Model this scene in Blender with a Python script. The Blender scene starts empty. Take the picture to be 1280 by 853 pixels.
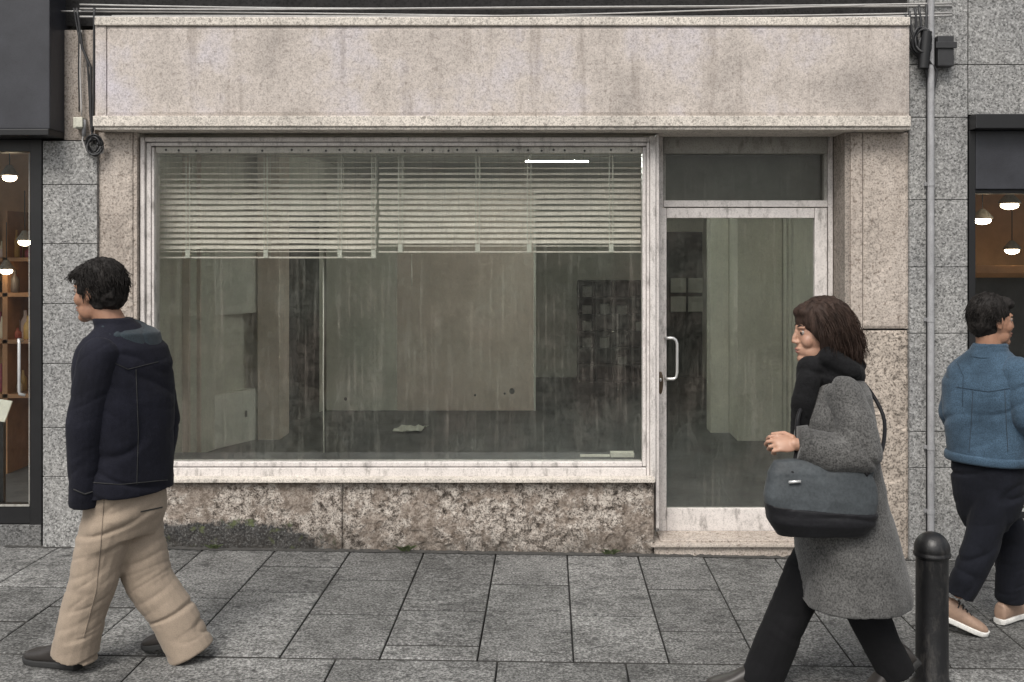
import bpy, bmesh, math, random
import numpy as np
from mathutils import Vector, Matrix, noise
random.seed(7); np.random.seed(7)
R = math.radians
scene = bpy.context.scene
COL = scene.collection
TUBE = 620.0
F, CX, HY, EYE, D = 1244.0, 686.0, 319.0, 1.75, 5.868   # focal length in photo px, principal point, eye height, distance to facade

def X(px, Y=0.0): return (px - CX) * (D + Y) / F
def Z(py, Y=0.0): return EYE - (py - HY) * (D + Y) / F
def P(px, py, Y=0.0): return Vector((X(px, Y), Y, Z(py, Y)))
def zg(x): return -0.0149 * x - 0.0134                      # the pavement falls gently to the right

# ------------------------------------------------------------------ materials
def new_mat(name):
    m = bpy.data.materials.new(name); m.use_nodes = True
    nt = m.node_tree
    b = nt.nodes['Principled BSDF']
    return m, nt, b
class NT:
    def __init__(s, nt): s.nt = nt
    def n(s, t, **kw):
        nd = s.nt.nodes.new(t)
        for k, v in kw.items():
            if k.startswith('i_'):
                key = k[2:].replace('_', ' ')
                nd.inputs[key].default_value = v
            else: setattr(nd, k, v)
        return nd
    def l(s, a, b): s.nt.links.new(a, b)
    def coord(s, scale=(1, 1, 1)):
        g = s.n('ShaderNodeNewGeometry'); mp = s.n('ShaderNodeMapping'); mp.inputs['Scale'].default_value = scale
        s.l(g.outputs['Position'], mp.inputs['Vector']); return mp.outputs['Vector']
    def noise(s, scale, detail=4, rough=.6, stretch=(1, 1, 1), dist=0):
        nd = s.n('ShaderNodeTexNoise'); nd.inputs['Scale'].default_value = scale; nd.inputs['Detail'].default_value = detail
        nd.inputs['Roughness'].default_value = rough; nd.inputs['Distortion'].default_value = dist
        s.l(s.coord(stretch), nd.inputs['Vector']); return nd.outputs['Fac']
    def ramp(s, fac, stops, interp='LINEAR'):
        r = s.n('ShaderNodeValToRGB'); cr = r.color_ramp; cr.interpolation = interp
        while len(cr.elements) < len(stops): cr.elements.new(.5)
        for e, (p, c) in zip(cr.elements, stops):
            e.position = p; e.color = (c[0], c[1], c[2], 1) if hasattr(c, '__len__') else (c, c, c, 1)
        s.l(fac, r.inputs['Fac']); return r.outputs['Color']
    def mix(s, fac, a, b, mode='MIX'):
        m = s.n('ShaderNodeMix', data_type='RGBA', blend_type=mode)
        for v, i in ((fac, 0), (a, 6), (b, 7)):
            if isinstance(v, (int, float)): m.inputs[i].default_value = v
            elif isinstance(v, tuple): m.inputs[i].default_value = (*v, 1)
            else: s.l(v, m.inputs[i])
        return m.outputs[2]
    def math(s, op, a, b=None):
        m = s.n('ShaderNodeMath', operation=op); m.use_clamp = True
        for v, i in ((a, 0), (b, 1)):
            if v is None: continue
            if isinstance(v, (int, float)): m.inputs[i].default_value = v
            else: s.l(v, m.inputs[i])
        return m.outputs[0]
    def bump(s, h, bsdf, strength=.4, dist=.004):
        b = s.n('ShaderNodeBump'); b.inputs['Strength'].default_value = strength; b.inputs['Distance'].default_value = dist
        s.l(h, b.inputs['Height']); s.l(b.outputs['Normal'], bsdf.inputs['Normal'])

def mul(c, k): return tuple(min(1, v * k) for v in c)

def stone(name, col, tint=None, speck=110, sc=.55, blotch=.35, streak=.25, dirt=(.05, .045, .04), rough=.85, bump=.5, pits=0.0):
    m, nt, b = new_mat(name); t = NT(nt)
    base = t.ramp(t.noise(1.7, 6, .65), [(.3, mul(col, 1 - blotch)), (.5, col), (.7, tint or mul(col, 1.12))])
    s1 = t.noise(speck, 2, .7)
    base = t.mix(1.0, base, t.ramp(s1, [(.36, 1 - sc), (.50, 1.0), (.64, 1.12)]), 'MULTIPLY')
    s2 = t.noise(speck * .23, 5, .75)
    base = t.mix(1.0, base, t.ramp(s2, [(.3, 1 - sc * .6), (.55, 1.0)]), 'MULTIPLY')
    if streak:
        st = t.noise(9, 5, .7, (1, 1, .07))
        fac = t.math('MULTIPLY', t.ramp(st, [(.52, 0.0), (.75, 1.0)]), streak)
        base = t.mix(fac, base, dirt)
    if pits:
        pt = t.noise(38, 3, .6)
        base = t.mix(t.math('MULTIPLY', t.ramp(pt, [(.60, 0.0), (.66, 1.0)]), pits), base, dirt)
    t.l(base, b.inputs['Base Color']); b.inputs['Roughness'].default_value = rough
    b.inputs['Specular IOR Level'].default_value = .25
    t.bump(t.math('ADD', s1, s2), b, bump, .003)
    return m

def granite(name, k=1.0):
    m, nt, b = new_mat(name); t = NT(nt)
    v = t.n('ShaderNodeTexVoronoi'); v.inputs['Scale'].default_value = 120; t.l(t.coord(), v.inputs['Vector'])
    n1 = t.noise(75, 3, .75)
    sp = t.ramp(n1, [(.36, .045 * k), (.47, .20 * k), (.55, .34 * k), (.66, .60 * k)])
    vv = t.n('ShaderNodeSeparateColor'); t.l(v.outputs['Color'], vv.inputs[0])
    sp = t.mix(.55, sp, t.ramp(vv.outputs[0], [(0, .06 * k), (.25, .15 * k), (.3, .30 * k), (.75, .34 * k), (1, .60 * k)]))
    big = t.noise(1.3, 4, .6)
    sp = t.mix(1.0, sp, t.ramp(big, [(.3, (.74, .74, .74)), (.7, (1.0, .985, .95))]), 'MULTIPLY')
    t.l(sp, b.inputs['Base Color']); b.inputs['Roughness'].default_value = .65; b.inputs['Specular IOR Level'].default_value = .3
    t.bump(n1, b, .35, .002)
    return m

def plain(name, col, rough=.5, metal=0, var=.15, scale=14, spec=.5, bump=0, speck=0.0, dirt=0.0, dirtcol=(.06, .05, .04)):
    m, nt, b = new_mat(name); t = NT(nt)
    c = t.ramp(t.noise(scale, 5, .65), [(.3, mul(col, 1 - var)), (.7, mul(col, 1 + var))])
    if speck:
        c = t.mix(1.0, c, t.ramp(t.noise(130, 2, .7), [(.35, 1 - speck), (.5, 1.0)]), 'MULTIPLY')
    if dirt:
        f = t.math('MULTIPLY', t.ramp(t.noise(22, 6, .75, (1, 1, .35)), [(.52, 0.0), (.68, 1.0)]), dirt)
        c = t.mix(f, c, dirtcol)
    t.l(c, b.inputs['Base Color']); b.inputs['Roughness'].default_value = rough; b.inputs['Metallic'].default_value = metal
    b.inputs['Specular IOR Level'].default_value = spec
    if bump: t.bump(t.noise(90, 3, .7), b, bump, .003)
    return m

def cloth(name, col, var=.25, weave=260, bump=.35, rough=.95, sheen=.15, fleck=.3):
    m, nt, b = new_mat(name); t = NT(nt)
    c = t.ramp(t.noise(6, 5, .65), [(.3, mul(col, 1 - var)), (.7, mul(col, 1 + var))])
    w = t.noise(weave, 2, .6)
    c = t.mix(1.0, c, t.ramp(w, [(.35, 1 - fleck), (.6, 1.0)]), 'MULTIPLY')
    t.l(c, b.inputs['Base Color']); b.inputs['Roughness'].default_value = rough; b.inputs['Specular IOR Level'].default_value = .15
    b.inputs['Sheen Weight'].default_value = sheen
    t.bump(t.math('ADD', w, t.noise(30, 4, .6)), b, bump, .004)
    return m

def skin_mat(name, col):
    m, nt, b = new_mat(name); t = NT(nt)
    c = t.ramp(t.noise(22, 4, .6), [(.3, mul(col, .82)), (.7, mul((col[0], col[1] * 1.06, col[2] * 1.05), 1.08))])
    t.l(c, b.inputs['Base Color']); b.inputs['Roughness'].default_value = .5
    b.inputs['Subsurface Weight'].default_value = .06; b.inputs['Subsurface Radius'].default_value = (.01, .004, .002)
    t.bump(t.noise(260, 3, .6), b, .12, .001)
    return m

def hair_mat(name, col):
    m, nt, b = new_mat(name); t = NT(nt)
    c = t.ramp(t.noise(45, 4, .7, (1, 1, .35)), [(.3, mul(col, .5)), (.7, mul(col, 1.6))])
    t.l(c, b.inputs['Base Color']); b.inputs['Roughness'].default_value = .6; b.inputs['Specular IOR Level'].default_value = .15
    t.bump(t.noise(120, 3, .7, (1, 1, .25)), b, .6, .004)
    return m

def glass(name, dirt=.16, dcol=(.36, .37, .31), streaks=.25, refl=1.0):
    m, nt, b = new_mat(name); t = NT(nt); nt.nodes.remove(b)
    out = nt.nodes['Material Output']
    tr = t.n('ShaderNodeBsdfTransparent'); tr.inputs['Color'].default_value = (.97, .98, .97, 1)
    gl = t.n('ShaderNodeBsdfGlossy'); gl.inputs['Roughness'].default_value = .02
    fr = t.n('ShaderNodeFresnel'); fr.inputs['IOR'].default_value = 1.45
    m1 = t.n('ShaderNodeMixShader'); t.l(t.math('MULTIPLY', fr.outputs[0], refl), m1.inputs[0]); t.l(tr.outputs[0], m1.inputs[1]); t.l(gl.outputs[0], m1.inputs[2])
    df = t.n('ShaderNodeBsdfDiffuse')
    t.l(t.ramp(t.noise(2.6, 4, .6), [(.42, mul(dcol, 1.0)), (.58, (dcol[0] * 1.12, dcol[1] * .98, dcol[2] * .98))]), df.inputs['Color'])
    st = t.ramp(t.noise(55, 4, .75, (1, 1, .03)), [(.52, 0.0), (.70, 1.0)])
    bl = t.ramp(t.noise(3.2, 8, .78), [(.36, .15), (.5, .55), (.66, 1.0)])
    gr = t.ramp(t.noise(34, 6, .8), [(.40, .25), (.62, 1.0)])
    sp = t.ramp(t.noise(95, 2, .7), [(.62, 0.0), (.70, 1.0)])
    fac = t.math('ADD', t.math('MULTIPLY', t.math('MULTIPLY', bl, gr), dirt), t.math('MULTIPLY', t.math('MULTIPLY', st, bl), streaks))
    fac = t.math('ADD', fac, t.math('MULTIPLY', sp, dirt * .7))
    m2 = t.n('ShaderNodeMixShader'); t.l(fac, m2.inputs[0]); t.l(m1.outputs[0], m2.inputs[1]); t.l(df.outputs[0], m2.inputs[2])
    t.l(m2.outputs[0], out.inputs['Surface'])
    return m

def emit(name, col, strength):
    m, nt, b = new_mat(name)
    b.inputs['Base Color'].default_value = (*col, 1); b.inputs['Emission Color'].default_value = (*col, 1); b.inputs['Emission Strength'].default_value = strength
    return m

M = {}
M['fascia'] = stone('fascia_stone', (.53, .475, .435), (.555, .52, .555), 125, .28, .34, .55, (.16, .13, .11), pits=.35)
M['trim'] = stone('trim_stone', (.64, .59, .53), None, 110, .42, .2, .30, (.10, .08, .07), pits=.5)
M['stone'] = stone('pilaster_stone', (.47, .41, .36), (.54, .48, .43), 90, .45, .28, .30, (.12, .09, .07), pits=.65)
M['stone_rough'] = stone('rough_pilaster_stone', (.45, .39, .335), None, 80, .66, .28, .25, (.10, .08, .065), pits=.75)
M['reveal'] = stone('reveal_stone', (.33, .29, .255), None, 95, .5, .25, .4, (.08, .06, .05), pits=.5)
M['granite'] = granite('granite', 1.0)
M['granite_dark'] = granite('granite_dark', .55)
M['alu'] = plain('weathered_aluminium', (.66, .62, .595), .45, .0, .1, 10, .5, .1, .25, .6)
M['alu_grey'] = plain('dull_aluminium', (.34, .33, .30), .5, .0, .15, 12, .4, .1, .3, .5)
M['black'] = plain('black_painted_metal', (.010, .010, .011), .4, 0, .2, 10, .5, .05)
M['sign'] = plain('charcoal_sign_metal', (.032, .033, .04), .45, 0, .25, 5, .5, .05, .2)
M['dark'] = stone('dark_wall_and_soffit_shade', (.025, .024, .024), None, 60, .5, .3, .2)
M['pipe'] = plain('grey_pipe_paint', (.33, .33, .34), .45, 0, .15, 15, .5, .05, .15, .3)
M['cable'] = plain('black_cable', (.025, .025, .027), .5, 0, .2, 20)
M['cable_light'] = plain('grey_cable', (.42, .41, .40), .55, 0, .15, 20)
M['boxwhite'] = plain('aged_white_plastic', (.55, .54, .46), .5, 0, .12, 20, .4, 0, .2, .3)
M['plaster'] = plain('interior_plaster', (.66, .65, .56), .9, 0, .14, 1.6, .2, .15, .18, .25, (.3, .27, .22))
M['plaster_w'] = plain('interior_white_panel', (.74, .74, .66), .8, 0, .08, 3, .2, .05, .1, .2, (.4, .37, .3))
M['pinkpl'] = plain('interior_pink_panel', (.66, .56, .48), .85, 0, .12, 3, .2, .05, .15, .25, (.3, .25, .2))
M['floor'] = plain('interior_floor', (.13, .133, .135), .6, 0, .3, 3, .3, .1, .3, .3)
M['ceil'] = plain('interior_ceiling', (.70, .70, .64), .9, 0, .12, 2)
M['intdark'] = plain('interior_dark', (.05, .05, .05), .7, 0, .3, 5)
M['slat'] = plain('blind_slat', (.78, .725, .645), .55, 0, .12, 6, .4, 0, .15, .4, (.35, .3, .25))
M['tape'] = plain('blind_tape', (.66, .66, .58), .8, 0, .1, 20)
M['handle'] = plain('brushed_steel', (.75, .75, .74), .3, .7, .08, 20)
M['lock'] = plain('tarnished_brass', (.10, .07, .045), .4, .3, .3, 40)
M['glass'] = glass('dirty_shop_glass', .085, (.47, .47, .41), .15, .6)
M['glass_d'] = glass('dirty_door_glass', .075, (.45, .46, .40), .11, .6)
M['glass_c'] = glass('clean_shop_glass', .012, (.4, .4, .36), .02, .5)
M['bollard'] = plain('black_cast_iron', (.008, .008, .009), .4, 0, .25, 25, .5, .35, .1, .25, (.12, .11, .1))
M['paper'] = plain('old_paper', (.72, .71, .62), .9, 0, .08, 20)
M['wood'] = plain('warm_wood', (.36, .19, .09), .5, 0, .25, 7)
M['warmwall'] = plain('warm_wall', (.44, .25, .13), .8, 0, .2, 4)
M['ground'] = plain('ground_asphalt', (.07, .07, .07), .9, 0, .25, 3, .3, .3, .3)
M['grout'] = plain('joint_dirt', (.05, .048, .045), .95, 0, .3, 30)

def plinth_mat():
    m, nt, b = new_mat('eroded_plinth_stone'); t = NT(nt)
    n1 = t.noise(17, 8, .78); n2 = t.noise(110, 3, .7); n3 = t.noise(3.6, 7, .75)
    base = t.ramp(n1, [(.36, (.05, .04, .034)), (.44, (.21, .18, .155)), (.50, (.43, .38, .335)), (.64, (.60, .55, .495))])
    base = t.mix(1.0, base, t.ramp(n2, [(.38, .24), (.53, 1.0)]), 'MULTIPLY')
    base = t.mix(t.math('MULTIPLY', t.ramp(n3, [(.505, 0.0), (.53, 1.0)]), .6), base, (.20, .16, .13))
    # damp black mould and a little moss along the foot of the wall at the left
    g = t.n('ShaderNodeNewGeometry'); s = t.n('ShaderNodeSeparateXYZ'); t.l(g.outputs['Position'], s.inputs[0])
    def rng(o, a, b_, c0, c1):
        mr = t.n('ShaderNodeMapRange'); mr.inputs[1].default_value = a; mr.inputs[2].default_value = b_; mr.inputs[3].default_value = c0; mr.inputs[4].default_value = c1
        t.l(o, mr.inputs[0]); return mr.outputs[0]
    hz = rng(s.outputs['Z'], .02, .24, 1, 0); hx = rng(s.outputs['X'], -1.75, -1.1, 1, 0)
    f = t.math('MULTIPLY', hz, hx); f = t.math('ADD', f, t.math('MULTIPLY', t.math('SUBTRACT', t.noise(9, 5, .75), .45), .9))
    f = t.ramp(f, [(.30, 0.0), (.42, 1.0)])
    mould = t.ramp(t.noise(80, 3, .7), [(.44, (.016, .017, .019)), (.57, (.055, .058, .06)), (.70, (.22, .225, .215))])
    base = t.mix(t.math('MULTIPLY', f, .9), base, mould)
    moss = t.math('MULTIPLY', f, t.ramp(t.noise(9, 4, .6), [(.58, 0.0), (.66, .7)]))
    base = t.mix(moss, base, (.12, .14, .06))
    foot = t.math('MULTIPLY', t.math('MULTIPLY', rng(s.outputs['Z'], -.04, .16, 1, 0), t.ramp(t.noise(8, 6, .75), [(.42, .3), (.56, 1.0)])), .85)
    base = t.mix(foot, base, (.05, .045, .04))
    t.l(base, b.inputs['Base Color']); b.inputs['Roughness'].default_value = .95; b.inputs['Specular IOR Level'].default_value = .15
    t.bump(t.math('ADD', n1, n2), b, .8, .006)
    return m
M['plinth'] = plinth_mat()

def slab_mat():
    m, nt, b = new_mat('granite_paving'); t = NT(nt)
    n1 = t.noise(85, 3, .75); n2 = t.noise(28, 5, .7, (.55, 1.0, 1)); n3 = t.noise(2.0, 5, .65)
    c = t.ramp(n1, [(.34, (.045, .044, .043)), (.48, (.148, .147, .143)), (.64, (.34, .338, .328))])
    c = t.mix(1.0, c, t.ramp(n2, [(.34, .5), (.52, 1.0)]), 'MULTIPLY')
    c = t.mix(1.0, c, t.ramp(n3, [(.34, .60), (.60, 1.12)]), 'MULTIPLY')
    a = t.n('ShaderNodeAttribute', attribute_name='tone')
    c = t.mix(1.0, c, a.outputs['Color'], 'MULTIPLY')
    gum = t.ramp(t.noise(9, 2, .5, (1, 1.6, 1)), [(.665, 0.0), (.69, .65)])
    c = t.mix(gum, c, (.04, .04, .04))
    t.l(c, b.inputs['Base Color']); b.inputs['Roughness'].default_value = .8; b.inputs['Specular IOR Level'].default_value = .25
    t.bump(t.math('ADD', n1, n2), b, .4, .003)
    return m
M['slab'] = slab_mat()

# ------------------------------------------------------------------ mesh helpers
ORG = {}
class MB:
    def __init__(s): s.v = []; s.f = []
    def add(s, vs, fs):
        o = len(s.v); s.v += [tuple(v) for v in vs]; s.f += [tuple(i + o for i in f) for f in fs]
        return s
    def box(s, x0, x1, y0, y1, z0, z1, b=0.0, xf=None):
        x0, x1 = min(x0, x1), max(x0, x1); y0, y1 = min(y0, y1), max(y0, y1); z0, z1 = min(z0, z1), max(z0, z1)
        if b and min(x1 - x0, y1 - y0, z1 - z0) > 2.2 * b:
            bm = bmesh.new(); r = bmesh.ops.create_cube(bm, size=1)
            for v in bm.verts: v.co = Vector(((x0 + x1) / 2 + v.co.x * (x1 - x0), (y0 + y1) / 2 + v.co.y * (y1 - y0), (z0 + z1) / 2 + v.co.z * (z1 - z0)))
            bmesh.ops.bevel(bm, geom=bm.edges[:] + bm.verts[:], offset=b, segments=2, affect='EDGES', profile=.6)
            bm.verts.index_update()
            vs = [v.co.copy() for v in bm.verts]; fs = [[v.index for v in f.verts] for f in bm.faces]; bm.free()
        else:
            vs = [Vector(p) for p in ((x0, y0, z0), (x1, y0, z0), (x1, y1, z0), (x0, y1, z0), (x0, y0, z1), (x1, y0, z1), (x1, y1, z1), (x0, y1, z1))]
            fs = [(0, 3, 2, 1), (4, 5, 6, 7), (0, 1, 5, 4), (1, 2, 6, 5), (2, 3, 7, 6), (3, 0, 4, 7)]
        if xf is not None: vs = [xf @ v for v in vs]
        return s.add(vs, fs)
    def prism(s, pts, z0, z1):                                # vertical prism over a ground polygon (ccw)
        n = len(pts); vs = [(p[0], p[1], z0) for p in pts] + [(p[0], p[1], z1) for p in pts]
        fs = [tuple(range(n))[::-1], tuple(range(n, 2 * n))] + [(i, (i + 1) % n, n + (i + 1) % n, n + i) for i in range(n)]
        return s.add(vs, fs)
    def tube(s, pts, r, n=8, caps=True):
        pts = [Vector(p) for p in pts]; rs = r if hasattr(r, '__len__') else [r] * len(pts)
        vs = []; fs = []; up = None
        for i, p in enumerate(pts):
            d = (pts[min(i + 1, len(pts) - 1)] - pts[max(i - 1, 0)]).normalized()
            if up is None: up = d.orthogonal().normalized()
            a = (up - d * up.dot(d))
            a = a.normalized() if a.length > 1e-6 else d.orthogonal().normalized()
            up = a; b = d.cross(a)
            for k in range(n):
                t = 2 * math.pi * k / n
                vs.append(p + (a * math.cos(t) + b * math.sin(t)) * rs[i])
        for i in range(len(pts) - 1):
            for k in range(n):
                fs.append((i * n + k, i * n + (k + 1) % n, (i + 1) * n + (k + 1) % n, (i + 1) * n + k))
        if caps:
            fs.append(tuple(range(n))[::-1]); fs.append(tuple(range((len(pts) - 1) * n, len(pts) * n)))
        return s.add(vs, fs)
    def lathe(s, c, prof, n=32):
        vs = []; fs = []; c = Vector(c)
        for r, z in prof:
            for k in range(n):
                t = 2 * math.pi * k / n; vs.append(c + Vector((r * math.cos(t), r * math.sin(t), z)))
        for i in range(len(prof) - 1):
            for k in range(n): fs.append((i * n + k, i * n + (k + 1) % n, (i + 1) * n + (k + 1) % n, (i + 1) * n + k))
        fs.append(tuple(range(n))[::-1]); fs.append(tuple(range((len(prof) - 1) * n, len(prof) * n)))
        return s.add(vs, fs)
    def ell(s, c, r, rot=None, n=18, m=12):
        c = Vector(c); vs = []; fs = []
        rot = rot or Matrix.Identity(3)
        vs.append(c + rot @ Vector((0, 0, -r[2])))
        for i in range(1, m):
            ph = -math.pi / 2 + math.pi * i / m
            for k in range(n):
                t = 2 * math.pi * k / n
                vs.append(c + rot @ Vector((r[0] * math.cos(ph) * math.cos(t), r[1] * math.cos(ph) * math.sin(t), r[2] * math.sin(ph))))
        vs.append(c + rot @ Vector((0, 0, r[2])))
        for k in range(n): fs.append((0, 1 + (k + 1) % n, 1 + k))
        for i in range(m - 2):
            for k in range(n): fs.append((1 + i * n + k, 1 + i * n + (k + 1) % n, 1 + (i + 1) * n + (k + 1) % n, 1 + (i + 1) * n + k))
        L = len(vs) - 1; o = 1 + (m - 2) * n
        for k in range(n): fs.append((o + k, o + (k + 1) % n, L))
        return s.add(vs, fs)
    def limb(s, pts, rs, n=18, ends=True):                    # cones with balls at the joints (for remeshing)
        pts = [Vector(p) for p in pts]
        for i in range(len(pts) - 1):
            s.tube([pts[i], pts[i + 1]], [rs[i], rs[i + 1]], n)
        for i, (p, r) in enumerate(zip(pts, rs)):
            if ends or i < len(pts) - 1: s.ell(p, (r, r, r))
        return s
    def loft(s, secs, n=28, p=2.0):                           # sections: (centre, half axis a, half axis b)
        vs = []; fs = []
        for c, a, b in secs:
            c, a, b = Vector(c), Vector(a), Vector(b)
            for k in range(n):
                t = 2 * math.pi * k / n; ct, st = math.cos(t), math.sin(t)
                vs.append(c + a * math.copysign(abs(ct) ** (2 / p), ct) + b * math.copysign(abs(st) ** (2 / p), st))
        for i in range(len(secs) - 1):
            for k in range(n): fs.append((i * n + k, i * n + (k + 1) % n, (i + 1) * n + (k + 1) % n, (i + 1) * n + k))
        fs.append(tuple(range(n))[::-1]); fs.append(tuple(range((len(secs) - 1) * n, len(secs) * n)))
        return s.add(vs, fs)
    def build(s, name, mat, parent=None, smooth=False, loc=None):
        o = Vector(ORG[parent.name]) if parent else Vector(loc or (0, 0, 0))
        me = bpy.data.meshes.new(name)
        me.from_pydata([tuple(Vector(v) - o) for v in s.v], [], s.f); me.validate()
        bm = bmesh.new(); bm.from_mesh(me); bmesh.ops.recalc_face_normals(bm, faces=bm.faces[:]); bm.to_mesh(me); bm.free()
        if smooth:
            me.shade_smooth()
            if smooth == 'auto': me.set_sharp_from_angle(angle=R(35))
        for mm in (mat if isinstance(mat, (list, tuple)) else [mat]): me.materials.append(mm)
        ob = bpy.data.objects.new(name, me); COL.objects.link(ob)
        if parent: ob.parent = parent
        else: ob.location = o
        ORG[ob.name] = tuple(o)
        return ob

def tag(o, label=None, cat=None, group=None, kind=None):
    for k, v in (('label', label), ('category', cat), ('group', group), ('kind', kind)):
        if v: o[k] = v
    return o
def thing(name, label, cat, loc=(0, 0, 0), group=None):
    o = bpy.data.objects.new(name, None); o.empty_display_size = .1; COL.objects.link(o); o.location = loc
    ORG[o.name] = tuple(loc)
    return tag(o, label, cat, group)

def remeshed(mb, voxel, smooth=4, disp=None):
    me = bpy.data.meshes.new('tmp'); me.from_pydata(mb.v, [], mb.f)
    bm = bmesh.new(); bm.from_mesh(me); bmesh.ops.recalc_face_normals(bm, faces=bm.faces[:]); bm.to_mesh(me); bm.free()
    ob = bpy.data.objects.new('tmp', me); COL.objects.link(ob)
    r = ob.modifiers.new('r', 'REMESH'); r.mode = 'VOXEL'; r.voxel_size = voxel; r.adaptivity = 0
    if smooth:
        sm = ob.modifiers.new('s', 'SMOOTH'); sm.factor = .5; sm.iterations = smooth
    dg = bpy.context.evaluated_depsgraph_get(); dg.update()
    ev = ob.evaluated_get(dg); m2 = bpy.data.meshes.new_from_object(ev)
    out = MB()
    co = np.empty(len(m2.vertices) * 3); m2.vertices.foreach_get('co', co); co = co.reshape(-1, 3)
    if disp:
        no = np.empty(len(m2.vertices) * 3); m2.vertex_normals.foreach_get('vector', no); no = no.reshape(-1, 3)
        co = np.array([c + n * disp(Vector(c), Vector(n)) for c, n in zip(co, no)])
    out.v = [tuple(c) for c in co]; out.f = [tuple(p.vertices) for p in m2.polygons]
    bpy.data.objects.remove(ob); bpy.data.meshes.remove(me); bpy.data.meshes.remove(m2)
    return out

# ------------------------------------------------------------------ ground and pavement
g = MB(); S = 60
xs = [-S, -7.5, 7.5, S]; ys = [-S, -6.0, .6, S]
g.add([(x, y, zg(max(-7.5, min(7.5, x))) - (.035 if y > -7 else .035)) for y in ys for x in xs],
      [(j * 4 + i, j * 4 + i + 1, j * 4 + 5 + i, j * 4 + 4 + i) for j in range(3) for i in range(3)])
tag(g.build('ground', M['ground']), kind='structure')

def pavement():
    mb = MB(); tones = []
    joints = [-1.61, -1.17, -.736, -.311, .108, .524, .91]
    while joints[0] > -6.6: joints.insert(0, joints[0] - .425)
    while joints[-1] < 6.6: joints.append(joints[-1] + .42)
    known = {-1.61: [-.30, -.72], -1.17: [-.506, -1.02], -.736: [-.951, -1.39], -.311: [-.545], .108: [-.99], .524: [-.585, -1.175], .91: [-1.02]}
    gap = .0036
    def slab(x0, x1, y0, y1):
        b = .004; h = random.uniform(-.0012, .0012)
        x0 += gap; x1 -= gap; y0 += gap * 2.6; y1 -= gap * 2.6
        zb = -.034
        vs = [(x0, y0, zb), (x1, y0, zb), (x1, y1, zb), (x0, y1, zb), (x0, y0, -b), (x1, y0, -b), (x1, y1, -b), (x0, y1, -b),
              (x0 + b, y0 + b, 0), (x1 - b, y0 + b, 0), (x1 - b, y1 - b, 0), (x0 + b, y1 - b, 0)]
        fs = [(0, 1, 5, 4), (1, 2, 6, 5), (2, 3, 7, 6), (3, 0, 4, 7), (4, 5, 9, 8), (5, 6, 10, 9), (6, 7, 11, 10), (7, 4, 8, 11), (8, 9, 10, 11)]
        mb.add([(x, y, zg(x) + z + h) for x, y, z in vs], fs)
        tones.extend([random.uniform(.76, 1.12)] * len(vs))
    for i in range(len(joints) - 1):
        x0, x1 = joints[i], joints[i + 1]
        cuts = next((v for k, v in known.items() if abs(k - x0) < 1e-6), None)
        if cuts is None:
            cuts = []; y = -random.uniform(.3, .9)
            while y > -1.25: cuts.append(y); y -= random.uniform(.45, .9)
        seq = [.3] + cuts + [-1.55]
        for a, b_ in zip(seq[:-1], seq[1:]): slab(x0, x1, b_, a)
    y = -1.55
    for row in range(12):
        d = .62; x = -6.6 + random.uniform(0, .5)
        while x < 6.6:
            w = random.uniform(.55, .85); slab(x, x + w, y - d, y); x += w
        y -= d
    ob = mb.build('pavement', [M['slab'], M['grout']])
    for p in ob.data.polygons:
        if abs(p.normal.z) < .3: p.material_index = 1
    ca = ob.data.color_attributes.new('tone', 'FLOAT_COLOR', 'POINT')
    ca.data.foreach_set('color', np.repeat(np.array(tones, dtype=np.float32)[:, None], 4, 1).ravel())
    tag(ob, kind='structure')
pavement()

# ------------------------------------------------------------------ the vacant shop
shop = thing('vacant_shop', 'vacant shop unit with stained stone fascia, wide dirty display window and glazed metal door', 'shop', (0, 0, 0))
TOP = 3.9
def roughbox(name, mat, x0, x1, z0, z1, yf, yb, amp, res, bev=.006, chips=0.0, parent=shop):
    """a stone slab whose front is a fine grid, worn by noise"""
    nx = max(2, int((x1 - x0) / res)); nz = max(2, int((z1 - z0) / res)); vs = []; fs = []
    for j in range(nz + 1):
        for i in range(nx + 1):
            x = x0 + (x1 - x0) * i / nx; z = z0 + (z1 - z0) * j / nz
            e = min(i, nx - i, j, nz - j); p = Vector((x, yf, z))
            dsp = amp * (noise.noise(p * 7) + .7 * noise.noise(p * 19) + .5 * noise.noise(p * 45))
            if chips:
                c = noise.noise(p * 5.5 + Vector((3, 1, 7))) + .5 * noise.noise(p * 15)
                if c > .18: dsp += chips * min(1, (c - .18) * 7)
            vs.append((x, yf + abs(dsp) + (bev if e == 0 else 0), z))
    for j in range(nz):
        for i in range(nx):
            a = j * (nx + 1) + i; fs.append((a, a + 1, a + nx + 2, a + nx + 1))
    rim = list(range(nx + 1)) + [(j + 1) * (nx + 1) + nx for j in range(nz)] + [nz * (nx + 1) + nx - 1 - i for i in range(nx)] + [(nz - 1 - j) * (nx + 1) for j in range(nz - 1)]
    o = len(vs); vs += [(vs[r][0], yb, vs[r][2]) for r in rim]; n = len(rim)
    for k in range(n): fs.append((rim[(k + 1) % n], rim[k], o + k, o + (k + 1) % n))
    fs.append(tuple(o + k for k in range(n)))
    return MB().add(vs, fs).build(name, mat, parent)

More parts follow.
